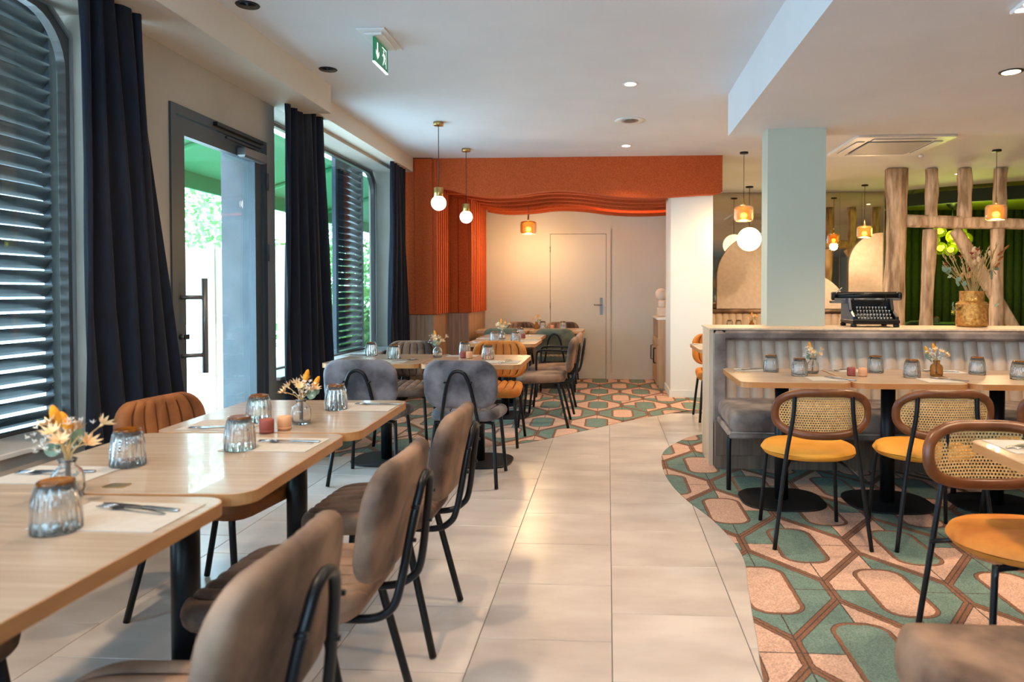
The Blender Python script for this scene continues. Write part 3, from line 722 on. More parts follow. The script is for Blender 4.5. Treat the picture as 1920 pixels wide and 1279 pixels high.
CT.place((-.60, 6.58, 0), F_W, 'armless light taupe velvet chair seen from its side on the carpet', GC)
CTA.place((-.58, 7.32, 0), F_W, 'taupe velvet armchair with black tube arms behind the armless one', GC)
CO.place((-.62, 8.46, 0), 0, 'olive velvet chair with its back to the camera in front of the pale door', GC)
CO.place((-1.24, 8.50, 0), 0, 'olive velvet chair half hidden behind the flowers near the wood panelling', GC)
CT.place((-1.25, 9.66, 0), PI, 'brown velvet chair against the alcove wall near the wood panelling', GC)
CT.place((-.64, 9.66, 0), PI, 'brown velvet chair against the alcove wall in front of the pale door', GC)
CCm.place((-1.535, 2.70, 0), -PI / 2 - .12, 'caramel velvet chair with channelled back before the navy curtain', GC)
CT.place((-1.60, 1.36, 0), -PI / 2, 'taupe chair under the nearest window, mostly hidden below the nearest table', GC)
CA.place((1.085, 6.93, 0), PI, 'amber velvet chair peeking out behind the end of the banquette', GC)

# ================================================================== CANE CHAIRS
def cane_chair():
    t = thing('cane_back_chair', '-', 'chair')
    W, H, zc = .475, .255, .660
    def bend(x, z, n=0): return (x, -.245 - (z - .56) * .10 + 1.1 * x * x + n, z)
    ring = []; N = 56
    for k in range(N):
        a = 2 * PI * k / N; ca, sa = math.cos(a), math.sin(a)
        x = math.copysign(abs(ca) ** .78, ca) * (W - .04) / 2; z = math.copysign(abs(sa) ** .78, sa) * (H - .04) / 2
        if sa > 0: z -= .008 * math.exp(-(x / .11) ** 2)
        ring.append(bend(x, zc + z))
    MB().tube(ring, .021, 10, closed=True, sy=.8).build('back_frame', 'walnut', t)
    # woven cane sheet: a lattice with real holes
    mb = MB(); p = .0118; nx, nz = int(W / p) + 1, int(H / p) + 1
    for i in range(-nx // 2, nx // 2 + 1):
        for j in range(-nz // 2, nz // 2 + 1):
            x, z = (i + (.5 if j % 2 else 0)) * p, j * p
            ex, ez = abs(x) / ((W - .055) / 2), abs(z) / ((H - .055) / 2)
            if ex ** 2.56 + ez ** 2.56 > 1.05: continue
            h_ = p / 2; r = .0037; vs = []
            sq = [(h_, 0), (h_, h_), (0, h_), (-h_, h_), (-h_, 0), (-h_, -h_), (0, -h_), (h_, -h_)]
            for a, b in sq: vs.append(bend(x + a, zc + z + b))
            for q in range(8): an = PI / 4 * q; vs.append(bend(x + r * math.cos(an), zc + z + r * math.sin(an), .0012))
            mb.add(vs, [(q, (q + 1) % 8, 8 + (q + 1) % 8, 8 + q) for q in range(8)])
    mb.build('cane_panel', 'cane', t)['kind'] = 'stuff'
    MB().tube([bend(math.copysign(abs(math.cos(2 * PI * k / N)) ** .78, math.cos(2 * PI * k / N)) * (W - .075) / 2, zc + math.copysign(abs(math.sin(2 * PI * k / N)) ** .78, math.sin(2 * PI * k / N)) * (H - .075) / 2 - .002) for k in range(N)], .0028, 6, closed=True).build('cane_beading', 'cane', t)
    MB().cushion(.47, .43, .058, .212, xf=lambda x, y, z: (x, y + .01, .438 + z), edge=.05, N=20, M_=20, crown=.012).build('seat', 'velvet_mustard', t, merge=True)
    for s_ in (-1, 1):
        tubular([(s_ * .135, -.238 - .01, .765), (s_ * .142, -.245, .64), (s_ * .175, -.235, .42), (s_ * .228, -.255, .004)], .0105, 'back_leg', t, k=5)
        tubular([(s_ * .11, .15, .405), (s_ * .165, .155, .40), (s_ * .178, .158, .375), (s_ * .202, .185, .004)], .0105, 'front_leg', t, k=3)
        MB().tube([(s_ * .19, -.238, .345), (s_ * .12, -.10, .40)], .0085, 8).build('seat_strut', 'black_metal', t)
    MB().tube([(-.12, -.10, .402), (.12, -.10, .402)], .0085, 8).build('seat_bar', 'black_metal', t)
    MB().tube([(-.12, .15, .404), (.12, .15, .404)], .0085, 8).build('seat_bar', 'black_metal', t)
    return Proto(t)
CC = cane_chair(); GK = 'cane-backed chairs with mustard seats'
CC.place((1.028, 3.665, 0), 0, 'cane-backed chair with mustard seat at the banquette table nearest the aisle', GK)
CC.place((1.60, 3.665, 0), 0, 'cane-backed chair with mustard seat in front of the second banquette table', GK)
CC.place((2.20, 3.70, 0), 0, 'cane-backed chair hidden behind the large foreground one', GK)
c = CC.place((1.35, 2.35, 0), PI, 'large cane-backed chair with rust seat facing the camera in the foreground', GK)
for q in kids(c):
    if q.name.startswith('seat') and not q.name.startswith('seat_'):
        q.data = q.data.copy(); q.data.materials[0] = MATS['velvet_amber']

# ================================================================== BANQUETTE
BX = .72
bq = thing('banquette', 'long banquette with grey velvet seat and cream channelled back', 'bench', (BX, 5.06, 0), -.022)
LB = 4.3
Box(.0, .0, 0, .03, .42, .971, b=.002).build('side_panel', 'pale_wood', bq)
Box(0, -.025, .972, LB, .50, .986, b=.002).build('ledge', 'pale_wood', bq)
Box(.03, .09, .0, LB, .44, .971).build('back_body', 'plinth_wood', bq)
Box(.035, -.10, .10, LB, .088, .34, b=.001).build('plinth', 'plinth_wood', bq)
Box(.035, -.085, .0, LB, .086, .098, b=.001).build('kickboard', 'plinth_wood', bq)
MB().cushion(LB - .04, .72, .13, .05, xf=lambda x, y, z: (x + LB / 2 + .035, y - .31, .425 + z), edge=.04, N=60).build('seat', 'velvet_bench', bq, merge=True)
Box(.05, -.64, .325, LB, .03, .368, b=.01).build('seat_border', 'velvet_bench', bq)
MB().tube([(.06, -.66, .37), (LB, -.66, .37)], .006, 6).build('piping', 'velvet_bench', bq)
Box(.0305, -.06, .30, .105, .08, .968, b=.02).build('wing', 'velvet_bench', bq)
Box(.10, -.055, .905, LB, .07, .969, b=.016).build('top_roll', 'velvet_bench', bq)
def chan(w_):
    def fn(u, v):
        z = .47 + .43 * v; b = math.sin(PI * u) ** .6 * .024; y = .03 + .05 * v ** 2 - .045 * (1 - v) ** 1.5 * .3
        return (u * w_, y - b, z)
    return fn
cw = .0925; f = None
for i in range(int((LB - .12) / cw)):
    if f is None: f = MB().sheet(chan(cw), 8, 8).build('back_channel', 'leather_cream', bq, (.105, 0, 0))
    else: again('back_channel', f, bq, (.105 + cw * i, 0, 0))
for x in (.05, 1.40, 2.75, 4.1):
    for y in (-.62, -.04):
        MB().tube(spline([(x + .02, y + .02, .33), (x + .0, y, .31), (x, y, .004)], 3), .0155, 10).build('leg', 'black_metal', bq)

# foreground bench end
fb = thing('velvet_bench', 'brown velvet bench end in the lower foreground corner', 'bench', (.648, 1.645, 0))
MB().cushion(2.2, .70, .16, .035, xf=lambda x, y, z: (x + 1.1, y - .35, .415 + z), edge=.03, N=60).build('seat', 'velvet_taupe', fb, merge=True)
Box(.03, -.66, .06, 2.2, -.03, .335, b=.01).build('seat_base', 'velvet_taupe', fb)
for x in (.08, 2.1):
    for y in (-.08, -.6): MB().tube([(x, y, .06), (x, y, .004)], .015, 8).build('leg', 'black_metal', fb)
Box(.26, -.70, .497, .30, -.33, .56, b=.008).build('arm', 'velvet_daylit_grey', fb)

# far banquette under the mirror
b2 = thing('far_banquette', 'cream channelled banquette with brown top roll under the mirror', 'bench', (1.28, 10.6, 0))
Box(0, .02, 0, 2.95, .55, .93).build('back_body', 'plinth_wood', b2)
MB().tube([(0, .02, .95), (2.95, .02, .95)], .035, 10).build('top_roll', 'velvet_taupe', b2)
MB().cushion(2.95, .5, .12, .04, xf=lambda x, y, z: (x + 1.475, y - .22, .42 + z), edge=.03, N=30).build('seat', 'velvet_taupe', b2, merge=True)
Box(0, -.42, 0, 2.95, .0, .36).build('plinth', 'plinth_wood', b2)
f = None
for i in range(29):
    if f is None: f = MB().sheet(lambda u, v: (u * .1, .0 - math.sin(PI * u) ** .6 * .022, .48 + .45 * v), 8, 3).build('back_channel', 'leather_warm', b2, (0.02, .02, 0))
    else: again('back_channel', f, b2, (.02 + .1 * i, .02, 0))
TE.place((1.95, 9.95, 0), 0, 'oak-topped table before the far banquette under the mirror', G)
TE.place((3.2, 9.95, 0), 0, 'oak-topped table behind the typewriter, before the far banquette', G)

# ================================================================== TABLEWARE
def tumbler():
    t = thing('drinking_glass', '-', 'glass')
    # standing upside down: rim below, thick amber foot on top
    o = [(.0445, 0), (.046, .004), (.0455, .03), (.042, .065), (.037, .092), (.0335, .0985), (.030, .101)]
    i_ = [(.010, .090), (.030, .089), (.0345, .080), (.0395, .06), (.0432, .03), (.0432, .002)]
    mb = MB(); n = 96; prof = o + [(.006, .1012)] + i_[:]
    vs = []; 
    for q, (r, z) in enumerate(prof):
        rb = .09 if .01 < z < .095 and q < len(o) else 0
        for k in range(n): a = 2 * PI * k / n; rr = r * (1 + rb * (abs(math.cos(k * PI * 16 / 96)) - .6)); vs.append((rr * math.cos(a), rr * math.sin(a), z))
    fs = []; L = len(prof)
    for a in range(L):
        if a == len(o): continue      # crown joins separately
        b = (a + 1) % L
        for k in range(n): j = (k + 1) % n; fs.append((a * n + k, a * n + j, b * n + j, b * n + k))
    fs.append(tuple(len(o) * n + k for k in range(n))); fs.append(tuple((len(o) + 1) * n + k for k in reversed(range(n))))
    mb.add(vs, fs, True).build('glass_body', 'glass_clear', t)
    MB().lathe([(.0338, .0975), (.0345, .100), (.0335, .1035), (.030, .1045), (.024, .1025), (.012, .1022)], 28).build('amber_foot', 'gold_glass', t)
    return Proto(t)
DG = tumbler(); GG = 'ribbed tumblers turned upside down'
TZ = .7505
for x, y, s_ in [(-1.131, 1.371, 'nearest the camera in front of the first dried bouquet'), (-1.354, 1.902, 'beside the caramel chair on the middle window-row table'),
                 (-1.144, 2.118, 'next to the placemat in front of the clay pots'), (-1.311, 2.567, 'behind the red and peach pots near the door'),
                 (-1.133, 2.868, 'at the far end of the window row, reflected in the tabletop'), (-1.823, 5.327, 'nearest the louvred far window'),
                 (-1.574, 5.097, 'between the grey chair back and the taupe channelled chair'), (-1.117, 5.51 - .08, 'right behind the small clay pots before the amber chair'),
                 (-.88, 5.122, 'on the table before the amber chair, close to the aisle'), (-1.113, 6.848, 'left of the white sprigs on the deep middle table'),
                 (-.904, 6.861, 'right of the white sprigs on the deep middle table'), (-.95, 7.60, 'behind the two others on the deep middle table'),
                 (-.87, 9.36, 'beside the small vase on the alcove table'), (-.60, 9.36, 'alone before the pale alcove door'),
                 (1.004, 4.401, 'at the back of the first banquette table'), (1.122, 4.197, 'in front of the vase on the first banquette table'),
                 (1.625, 4.381, 'behind the peach pot on the second banquette table'), (1.743, 4.147, 'in front left of the amber vase on the second banquette table'),
                 (2.20, 4.333, 'back of the third banquette table right of the amber vase'), (2.308, 4.094, 'cut by the picture edge on the third banquette table'),
                 (1.70, 9.95, 'next to the white column before the far banquette'), (1.82, 9.95, 'second from the white column before the far banquette'), (2.28, 9.95, 'beside the mint pillar before the far banquette')]:
    DG.place((x, y, TZ), random.random() * 3, 'ribbed upturned tumbler ' + s_, GG)
def pot(m, n_):
    mb = MB().lathe([(.021, 0), (.0235, .003), (.0245, .03), (.024, .046), (.021, .049), (.012, .0495)], 24); t = thing(n_, '-', 'pot'); mb.build('pot_body', m, t)
    MB().lathe([(.0232, .001), (.0243, .008), (.0243, .011)], 24).build('foot_ring', m, t); return Proto(t)
PT, PP = pot('terracotta', 'condiment_pot'), pot('peach_clay', 'condiment_pot')
for P_, x, y, s_ in [(PT, -1.185, 2.373, 'dark red clay pot on the window-row table by the placemat'), (PP, -1.150, 2.432, 'peach clay pot beside the dark red one on the window row'),
                     (PT, -1.079, 5.19, 'dark red clay pot on the table before the amber chair'), (PP, -1.025, 5.155, 'peach clay pot on the table before the amber chair'),
                     (PT, -.90, 7.44, 'dark red clay pot on the deep middle table'), (PP, -.745, 9.40, 'peach clay pot between two glasses on the alcove table'),
                     (PT, 1.425, 4.216, 'dark red clay pot where the first two banquette tables meet'), (PP, 1.482, 4.19, 'peach clay pot where the first two banquette tables meet')]:
    P_.place((x, y, TZ), 0, s_, 'small clay condiment pots')
# vases
def vase(m):
    t = thing('bud_vase', '-', 'vase')
    prof = [(.028, 0), (.033, .004), (.035, .02), (.034, .05), (.030, .064), (.018, .073), (.017, .082), (.021, .09)]
    inn = [(.018, .09), (.0145, .081), (.0155, .072), (.027, .062), (.031, .05), (.032, .02), (.028, .008)]
    mb = MB(); n = 32; vs = []; al = prof + inn
    for q, (r, z) in enumerate(al):
        for k in range(n): a = 2 * PI * k / n; rr = r * (1 + (.025 * math.sin(k * PI / 2 + q * 1.3) if 1 <= q < 5 else 0)); vs.append((rr * math.cos(a), rr * math.sin(a), z))
    fs = [(a * n + k, a * n + (k + 1) % n, (a + 1) * n + (k + 1) % n, (a + 1) * n + k) for a in range(len(al) - 1) for k in range(n)]
    fs += [tuple(reversed(range(n))), tuple((len(al) - 1) * n + k for k in range(n))]
    mb.add(vs, fs, True).build('vase_body', m, t)
    MB().tube([(.019 * math.cos(2 * PI * k / 20), .019 * math.sin(2 * PI * k / 20), .09) for k in range(20)], .0022, 6, closed=True).build('rim', m, t)
    return Proto(t)
VC, VA = vase('glass_clear'), vase('glass_amber')
def petal_star(mb, c, d, r, n=7):
    d = Vector(d).normalized(); a = Vector((0, 0, 1)) if abs(d.z) < .8 else Vector((1, 0, 0)); u = d.cross(a).normalized(); v = d.cross(u); c = Vector(c)
    for i in range(n):
        an = 2 * PI * i / n; e = u * math.cos(an) + v * math.sin(an); s_ = u * -math.sin(an) + v * math.cos(an)
        mb.add([c, c + e * r * .5 + s_ * r * .2 + d * r * .35, c + e * r + d * r * .9, c + e * r * .5 - s_ * r * .2 + d * r * .35], [(0, 1, 2, 3)])
    mb.add([c - d * r * .5, c + u * r * .2, c + v * r * .2, c - u * r * .2, c - v * r * .2], [(0, 1, 2), (0, 2, 3), (0, 3, 4), (0, 4, 1)])
    return mb
def bouquet(seed, tails=2):
    rnd = random.Random(seed); t = thing('dried_bouquet', '-', 'flowers'); st = MB()
    def stem(tip): st.tube(spline([(rnd.uniform(-.006, .006), rnd.uniform(-.006, .006), .012), (tip[0] * .15, tip[1] * .15, .09), tip], 3), .0011, 4)
    for k in range(7):
        a = k * 2.4; q = .030 + .014 * (k % 3); tip = (math.cos(a) * q - .008, math.sin(a) * q, .115 + .012 * ((k * 5) % 4)); stem(tip)
        petal_star(petal_star(MB(), tip, (tip[0], tip[1], .05), .019, 9), tip, (tip[0], tip[1], .09), .013, 7).build('dried_flower', 'petal_cream', t)
    for k in range(tails):
        a = .5 - .7 * k; tip = (.016 + .03 * k, .01 - .03 * k, .155 - .02 * k); stem(tip)
        MB().ball((0, 0, 0), .0085, 10, 8, (1, 1, 3.0)).build('bunny_tail', 'tail_orange', t, (tip[0], tip[1], tip[2] + .01), (-.1, .25 + .2 * k, 0))
    sp = MB()
    for k in range(46):
        a = rnd.uniform(-1.6, 2.4) ; q = rnd.uniform(.015, .058); p = (math.cos(a) * q, math.sin(a) * q, rnd.uniform(.095, .155)); petal_star(sp, p, (rnd.uniform(-1, 1), rnd.uniform(-1, 1), 1), .0065, 5)
    sp.build('white_sprig', 'petal_white', t)['kind'] = 'stuff'
    for k, (x, y, z, r) in enumerate([(.032, -.02, .105, .015), (.045, -.005, .115, .014), (.03, .01, .095, .012), (.02, -.03, .118, .012)]):
        MB().add([(0, 0, 0)] + [(r * math.cos(2 * PI * i / 12), r * 1.15 * math.sin(2 * PI * i / 12), .002 * math.cos(4 * PI * i / 12)) for i in range(12)], [(0, 1 + i, 1 + (i + 1) % 12) for i in range(12)], True).build('leaf', 'leaf_euca', t, (x, y, z), (1.2 + .2 * k, .3, .5 * k))
        stem((x, y, z))
    st.build('stems', 'stem_dry', t)['kind'] = 'stuff'
    return Proto(t)
B1, B2 = bouquet(1), bouquet(5, 1)
GV, GB = 'small glass bud vases', 'dried flower posies'
for V_, B_, x, y, s_, rz, sc_ in [(VC, B1, -1.29, 1.60, 'on the middle window-row table behind the nearest glass', 2.7, 1.35), (VC, B1, -1.138, 2.545, 'beside the peach pot near the door', .4, 1.12),
                            (VC, B2, -1.279, 5.22, 'between the grey chair backs', 2.2, 1.15), (VC, B1, -1.103, 7.29, 'in the middle of the deep table', 1.6, 1.25), (VA, B2, -.95, 9.33, 'on the alcove table before the pale door', 0, 1.1),
                            (VC, B2, 1.236, 4.33, 'on the first banquette table', 2.0, 1.0), (VA, B1, 1.913, 4.222, 'on the second banquette table', 2.9, 1.05), (VA, B1, 2.0, 9.95, 'before the far banquette behind the mint pillar', .8, 1.2)]:
    V_.place((x, y, TZ), 0, ('amber' if V_ is VA else 'clear') + ' glass bud vase ' + s_, GV)
    b = B_.place((x, y, TZ), rz, 'dried flower posy in the bud vase ' + s_, GB); b.scale = (sc_, sc_, sc_ ** .5)
# placemats, forks and knives
def fork():
    t = thing('fork', '-', 'fork')
    MB().sheet(lambda u, v: ((v - .5) * (.007 + .004 * abs(u - .2) ** 1.2), -.095 + .12 * u, .003 + .004 * math.sin(u * 3)), 8, 2).build('handle', 'steel', t)
    MB().sheet(lambda u, v: ((v - .5) * (.007 + .017 * math.sin(min(1, u * 1.3) * PI / 2)), .025 + .03 * u, .003 + .003 * u), 5, 4).build('head', 'steel', t)
    for k in range(4): MB().tube([(-.0105 + .007 * k, .054, .006), (-.0105 + .007 * k, .093, .0045)], .0014, 5).build('tine', 'steel', t)
    return Proto(t)
def knife():
    t = thing('knife', '-', 'knife')
    MB().cushion(.012, .10, .005, .005, xf=lambda x, y, z: (x, y - .055, z + .0032)).build('handle', 'steel', t, merge=True)
    MB().prism([(-.004, -.005), (.006, -.005), (.009, .02), (.009, .085), (.003, .108), (-.004, .10)], .002, .0038).build('blade', 'steel', t)
    return Proto(t)
FK, KN = fork(), knife()
def setting(x0, y0, x1, y1, where, rz, cx, cy, off=.022, rzm=0, full=True):
    z = TZ + .0002
    MB_ = MB().prism([(x0 - (x0 + x1) / 2, y0 - (y0 + y1) / 2), (x1 - (x0 + x1) / 2, y0 - (y0 + y1) / 2), (x1 - (x0 + x1) / 2, y1 - (y0 + y1) / 2), (x0 - (x0 + x1) / 2, y1 - (y0 + y1) / 2)], 0, .0012)
    tag(MB_.build('placemat', 'paper', None, ((x0 + x1) / 2, (y0 + y1) / 2, z), (0, 0, rzm)), 'beige paper placemat ' + where, 'placemat', 'paper placemats')
    FK.place((cx, cy, z + .0014), rz, 'steel fork on the placemat ' + where, 'forks')
    KN.place((cx + off * math.cos(rz), cy + off * math.sin(rz), z + .0014), rz + .06, 'steel knife on the placemat ' + where, 'knives')
setting(-1.20, 1.37, -.925, 1.56, 'nearest the camera, beside the first glass', PI / 2 - .25, -1.06, 1.50)
setting(-1.60, 1.70, -1.345, 1.88, 'under the nearest window on the middle table', PI / 2, -1.49, 1.79)
setting(-1.20, 2.09, -.925, 2.29, 'beside the clay pots by the aisle', PI / 2 - .1, -1.04, 2.21)
setting(-1.535, 2.40, -1.28, 2.60, 'before the caramel chair', PI / 2 + .1, -1.40, 2.43)
setting(-1.16, 2.83, -.905, 3.04, 'at the door end of the window row', PI / 2 - .1, -1.0, 2.98)
setting(-1.66, 4.81, -1.42, 5.0, 'behind the left grey chair back', -.9, -1.46, 4.96, rzm=.0)
setting(-2.03, 5.27, -1.80, 5.44, 'nearest the far louvred window', PI / 2, -1.90, 5.34)
setting(-1.23, 5.27, -1.0, 5.43, 'behind the clay pots of the table before the amber chair', PI / 2, -1.16, 5.36)
setting(-.87, 4.80, -.62, 4.99, 'on the aisle corner in front of the amber chair', -.3, -.73, 4.91)
setting(-1.30, 6.75, -1.08, 6.93, 'at the nearer end of the deep middle table', PI / 2, -1.22, 6.8)
setting(-.95, 7.02, -.70, 7.20, 'before the seat of the armless chair', PI / 2, -.8, 7.12)
setting(-1.35, 7.30, -1.12, 7.48, 'at the wall side of the deep middle table', PI / 2, -1.24, 7.4)
setting(-.92, 7.72, -.72, 7.90, 'at the far aisle corner of the deep middle table', PI / 2, -.8, 7.8)
setting(-1.5, 9.2, -1.28, 9.38, 'on the alcove table by the wood panelling', PI / 2, -1.4, 9.28)
setting(.80, 4.40, 1.0, 4.56, 'at the free end back corner of the banquette table', PI / 2 + .4, .90, 4.48)
setting(1.13, 3.955, 1.33, 4.14, 'above the first cane chair back', .5, 1.29, 4.03)
setting(1.42, 4.40, 1.60, 4.56, 'at the back of the second banquette table', PI / 2 + .5, 1.46, 4.48)
setting(1.74, 3.92, 1.93, 4.10, 'above the second cane chair back', .6, 1.88, 4.02)
setting(1.97, 4.36, 2.17, 4.54, 'at the back of the third banquette table', PI / 2 - .5, 2.03, 4.44)
setting(1.235, 2.20, 1.53, 2.40, 'on the foreground table corner over the cane chair', PI / 2 + .5, 1.34, 2.30)
setting(.80, 6.52, 1.05, 6.72, 'on the table peeking out behind the banquette', PI / 2, .87, 6.62)

# ================================================================== CURTAINS
def curtain(y0t, y1t, y0b, y1b, z1, x, folds, label, amp=.035, xb=0):
    nu = folds * 10; nv = 22; rnd = random.Random(int(y0t * 100)); ph = [rnd.uniform(-.7, .7) for _ in range(folds + 1)]
    def fn(u, v):
        z = .02 + (z1 - .02) * (1 - v); k = v ** 1.3; y0 = y0t + (y0b - y0t) * k; y1 = y1t + (y1b - y1t) * k
        f = u * folds; a = amp * (.75 + .5 * v) * math.sin(2 * PI * f + ph[int(f)] * v * .5 + .6 * math.sin(v * 4 + f)); a2 = .012 * math.sin(f * 11 + v * 3)
        return (x + xb * k + a + a2, y0 + (y1 - y0) * u + .012 * math.sin(v * 6 + f * 2), z)
    o = MB().sheet(fn, nu, nv).build('curtain', 'curtain_navy'); m_ = o.modifiers.new('thick', 'SOLIDIFY'); m_.thickness = .006
    return tag(o, label, 'curtain', 'navy floor-length curtains')
curtain(2.93, 3.37, 2.88, 3.62, 2.79, -2.30, 5, 'wide navy curtain beside the nearest louvred window', .04, .07)
curtain(4.93, 5.62, 4.90, 5.92, 2.79, -2.32, 6, 'navy curtain between the glass door and the far window')
curtain(7.42, 7.99, 7.36, 8.03, 2.79, -2.33, 5, 'narrow navy curtain next to the orange wall')
curtain(1.0, 1.4, .9, 1.5, 2.79, -2.32, 4, 'navy curtain at the near side of the first window')

# ================================================================== LAMPS
def ceiling_pendant(m_can, zc_, globe_z, r, kind, z_can=2.80):
    pass
def globe_lamp(x, y, label):
    t = thing('globe_pendant', label, 'lamp', (x, y, 2.80), 0, 'white globe pendants with brass caps')
    MB().lathe([(.045, -.032), (.047, -.03), (.047, -.001)], 24).build('ceiling_rose', 'brass', t)
    MB().tube([(0, 0, -.03), (0, 0, -.60)], .0035, 6).build('cord', 'black_metal', t)
    MB().lathe([(.042, -.682), (.043, -.68), (.043, -.602), (.040, -.599), (.005, -.598)], 24).build('lamp_cap', 'brass', t)
    MB().ball((0, 0, -.74), .069, 24, 16).build('globe', 'globe_lit', t)
    return t
globe_lamp(-1.555, 6.41, 'small lit globe pendant with brass cap nearer the camera')
globe_lamp(-1.543, 7.61, 'small lit globe pendant with brass cap nearer the orange wall')
def amber_lamp(x, y, label, z=2.115, ztop=2.8):
    t = thing('amber_pendant', label, 'lamp', (x, y, ztop), 0, 'amber glass drum pendants'); h_ = z - ztop
    MB().lathe([(.045, -.02), (.047, -.018), (.047, -.001)], 20).build('ceiling_rose', 'black_metal', t)
    MB().tube([(0, 0, -.02), (0, 0, h_ + .17)], .003, 6).build('cord', 'black_metal', t)
    MB().lathe([(.014, h_ + .085), (.013, h_ + .11), (.005, h_ + .18)], 14).build('lamp_cap', 'brass', t)
    o = [(.03, h_ + .088), (.085, h_ + .082), (.102, h_ + .07), (.106, h_ + .05), (.106, h_ - .045), (.100, h_ - .07), (.085, h_ - .082)]
    MB().lathe(o + [(r - .004, z_) for r, z_ in reversed(o)], 36, caps=False).build('shade', 'amber_glass', t)
    MB().ball((0, 0, h_ - .02), .028, 14, 10).build('bulb', 'bulb', t)
    MB().tube([(.1065 * math.cos(2 * PI * k / 36), .1065 * math.sin(2 * PI * k / 36), h_ + .052) for k in range(36)], .0025, 6, closed=True).build('shade_ring', 'brass', t)
    point('amber_glow', (x, y, z - .12), 42 if y > 9 and x < 0 else 26, (1, .66, .34), .06)
    return t
amber_lamp(1.51, 7.98, 'amber glass drum pendant beside the mint pillar')
amber_lamp(3.72, 10.5, 'amber glass drum pendant before the arched panels')
amber_lamp(4.25, 8.02, 'amber glass drum pendant in front of the timber beam')
amber_lamp(-1.045, 9.22, 'amber glass drum pendant inside the alcove by the pale door', 2.085, 2.62)
t = thing('large_globe_pendant', 'large glowing white globe pendant left of the mint pillar', 'lamp', (2.08, 10.56, 2.8))
MB().lathe([(.055, -.02), (.057, -.001)], 20).build('ceiling_rose', 'black_metal', t); MB().tube([(0, 0, -.02), (0, 0, -.61)], .004, 6).build('cord', 'black_metal', t)
MB().ball((0, 0, -.778), .175, 32, 20).build('globe', 'globe_big', t)
# lime glass cluster
t = thing('cluster_pendant', 'lime glass bubble cluster lamp behind the timber posts', 'lamp', (5.62, 11.9, 2.74))
MB().lathe([(.05, -.12), (.12, -.03), (.12, -.001)], 20).build('ceiling_rose', 'black_metal', t); MB().tube([(0, 0, -.12), (0, 0, -.48)], .01, 8).build('cord', 'black_metal', t)
rnd = random.Random(3)
for k, (x, z, y) in enumerate([(-.20, -.50, 0), (-.05, -.60, -.12), (.12, -.52, 0), (-.19, -.78, 0), (.0, -.80, .05), (.17, -.76, -.05), (-.28, -.64, .05), (.08, -.68, .1), (.24, -.63, .05)]):
    g = MB().ball((x, y, z), .105, 20, 14).build('glass_bubble', 'lime_glass', t); MB().ball((x, y, z), .033, 10, 8).build('bulb', 'lime_bulb', g)
point('cluster_glow', (5.6, 11.5, 2.1), 60, (.8, 1, .15), .2)
# downlights
def downlight(x, y, z, lit, label, r=.055, ring='white_plastic'):
    t = thing('downlight', label, 'lamp', (x, y, z), 0, 'recessed ceiling downlights')
    MB().lathe([(r * .8, -.004), (r, -.005), (r * 1.05, -.001), (r * .8, -.0005)], 28).build('trim_ring', ring, t)
    MB().lathe([(r * .78, -.006), (r * .5, -.0055)], 24).build('lens', 'spot_lit' if lit else 'black_gloss', t)
downlight(-1.955, 3.744, 2.8, 0, 'unlit black downlight over the glass door end nearest the camera', .06, 'black_metal')
downlight(-1.958, 4.852, 2.8, 0, 'unlit black downlight over the second curtain', .06, 'black_metal')
downlight(.165, 5.322, 2.8, 1, 'lit white downlight in the middle of the main ceiling', .055)
downlight(.19, 7.55, 2.8, 1, 'lit white downlight close to the orange header', .055)
downlight(2.241, 4.093, 2.47, 1, 'lit downlight with dark ring in the lowered ceiling', .06, 'black_metal')
for x, y, s_ in ((2.4, 9.6, 'beyond the air vent'), (4.6, 9.6, 'beyond the timber posts')): downlight(x, y, 2.8, 1, 'lit small downlight ' + s_, .045)
t = thing('ceiling_speaker', 'round ceiling vent with mirrored dark centre on the main ceiling', 'vent', (.196, 6.455, 2.8))
MB().lathe([(.085, -.004), (.13, -.008), (.14, -.001), (.085, -.0005)], 32).build('trim_ring', 'white_plastic', t); MB().lathe([(.083, -.003), (.05, -.012), (.01, -.014)], 28).build('cone', 'dark_steel', t)
t = thing('emergency_light', 'white rectangular emergency light on the lowered ceiling', 'lamp', (1.86, 3.12, 2.47), -.1)
Box(-.12, -.08, -.02, .12, .08, -.001, b=.004).build('housing', 'white_plastic', t)
for y in (-.045, .03): Box(-.115, y - .012, -.026, .11, y + .012, -.0205).build('lit_strip', 'led_cool', t)
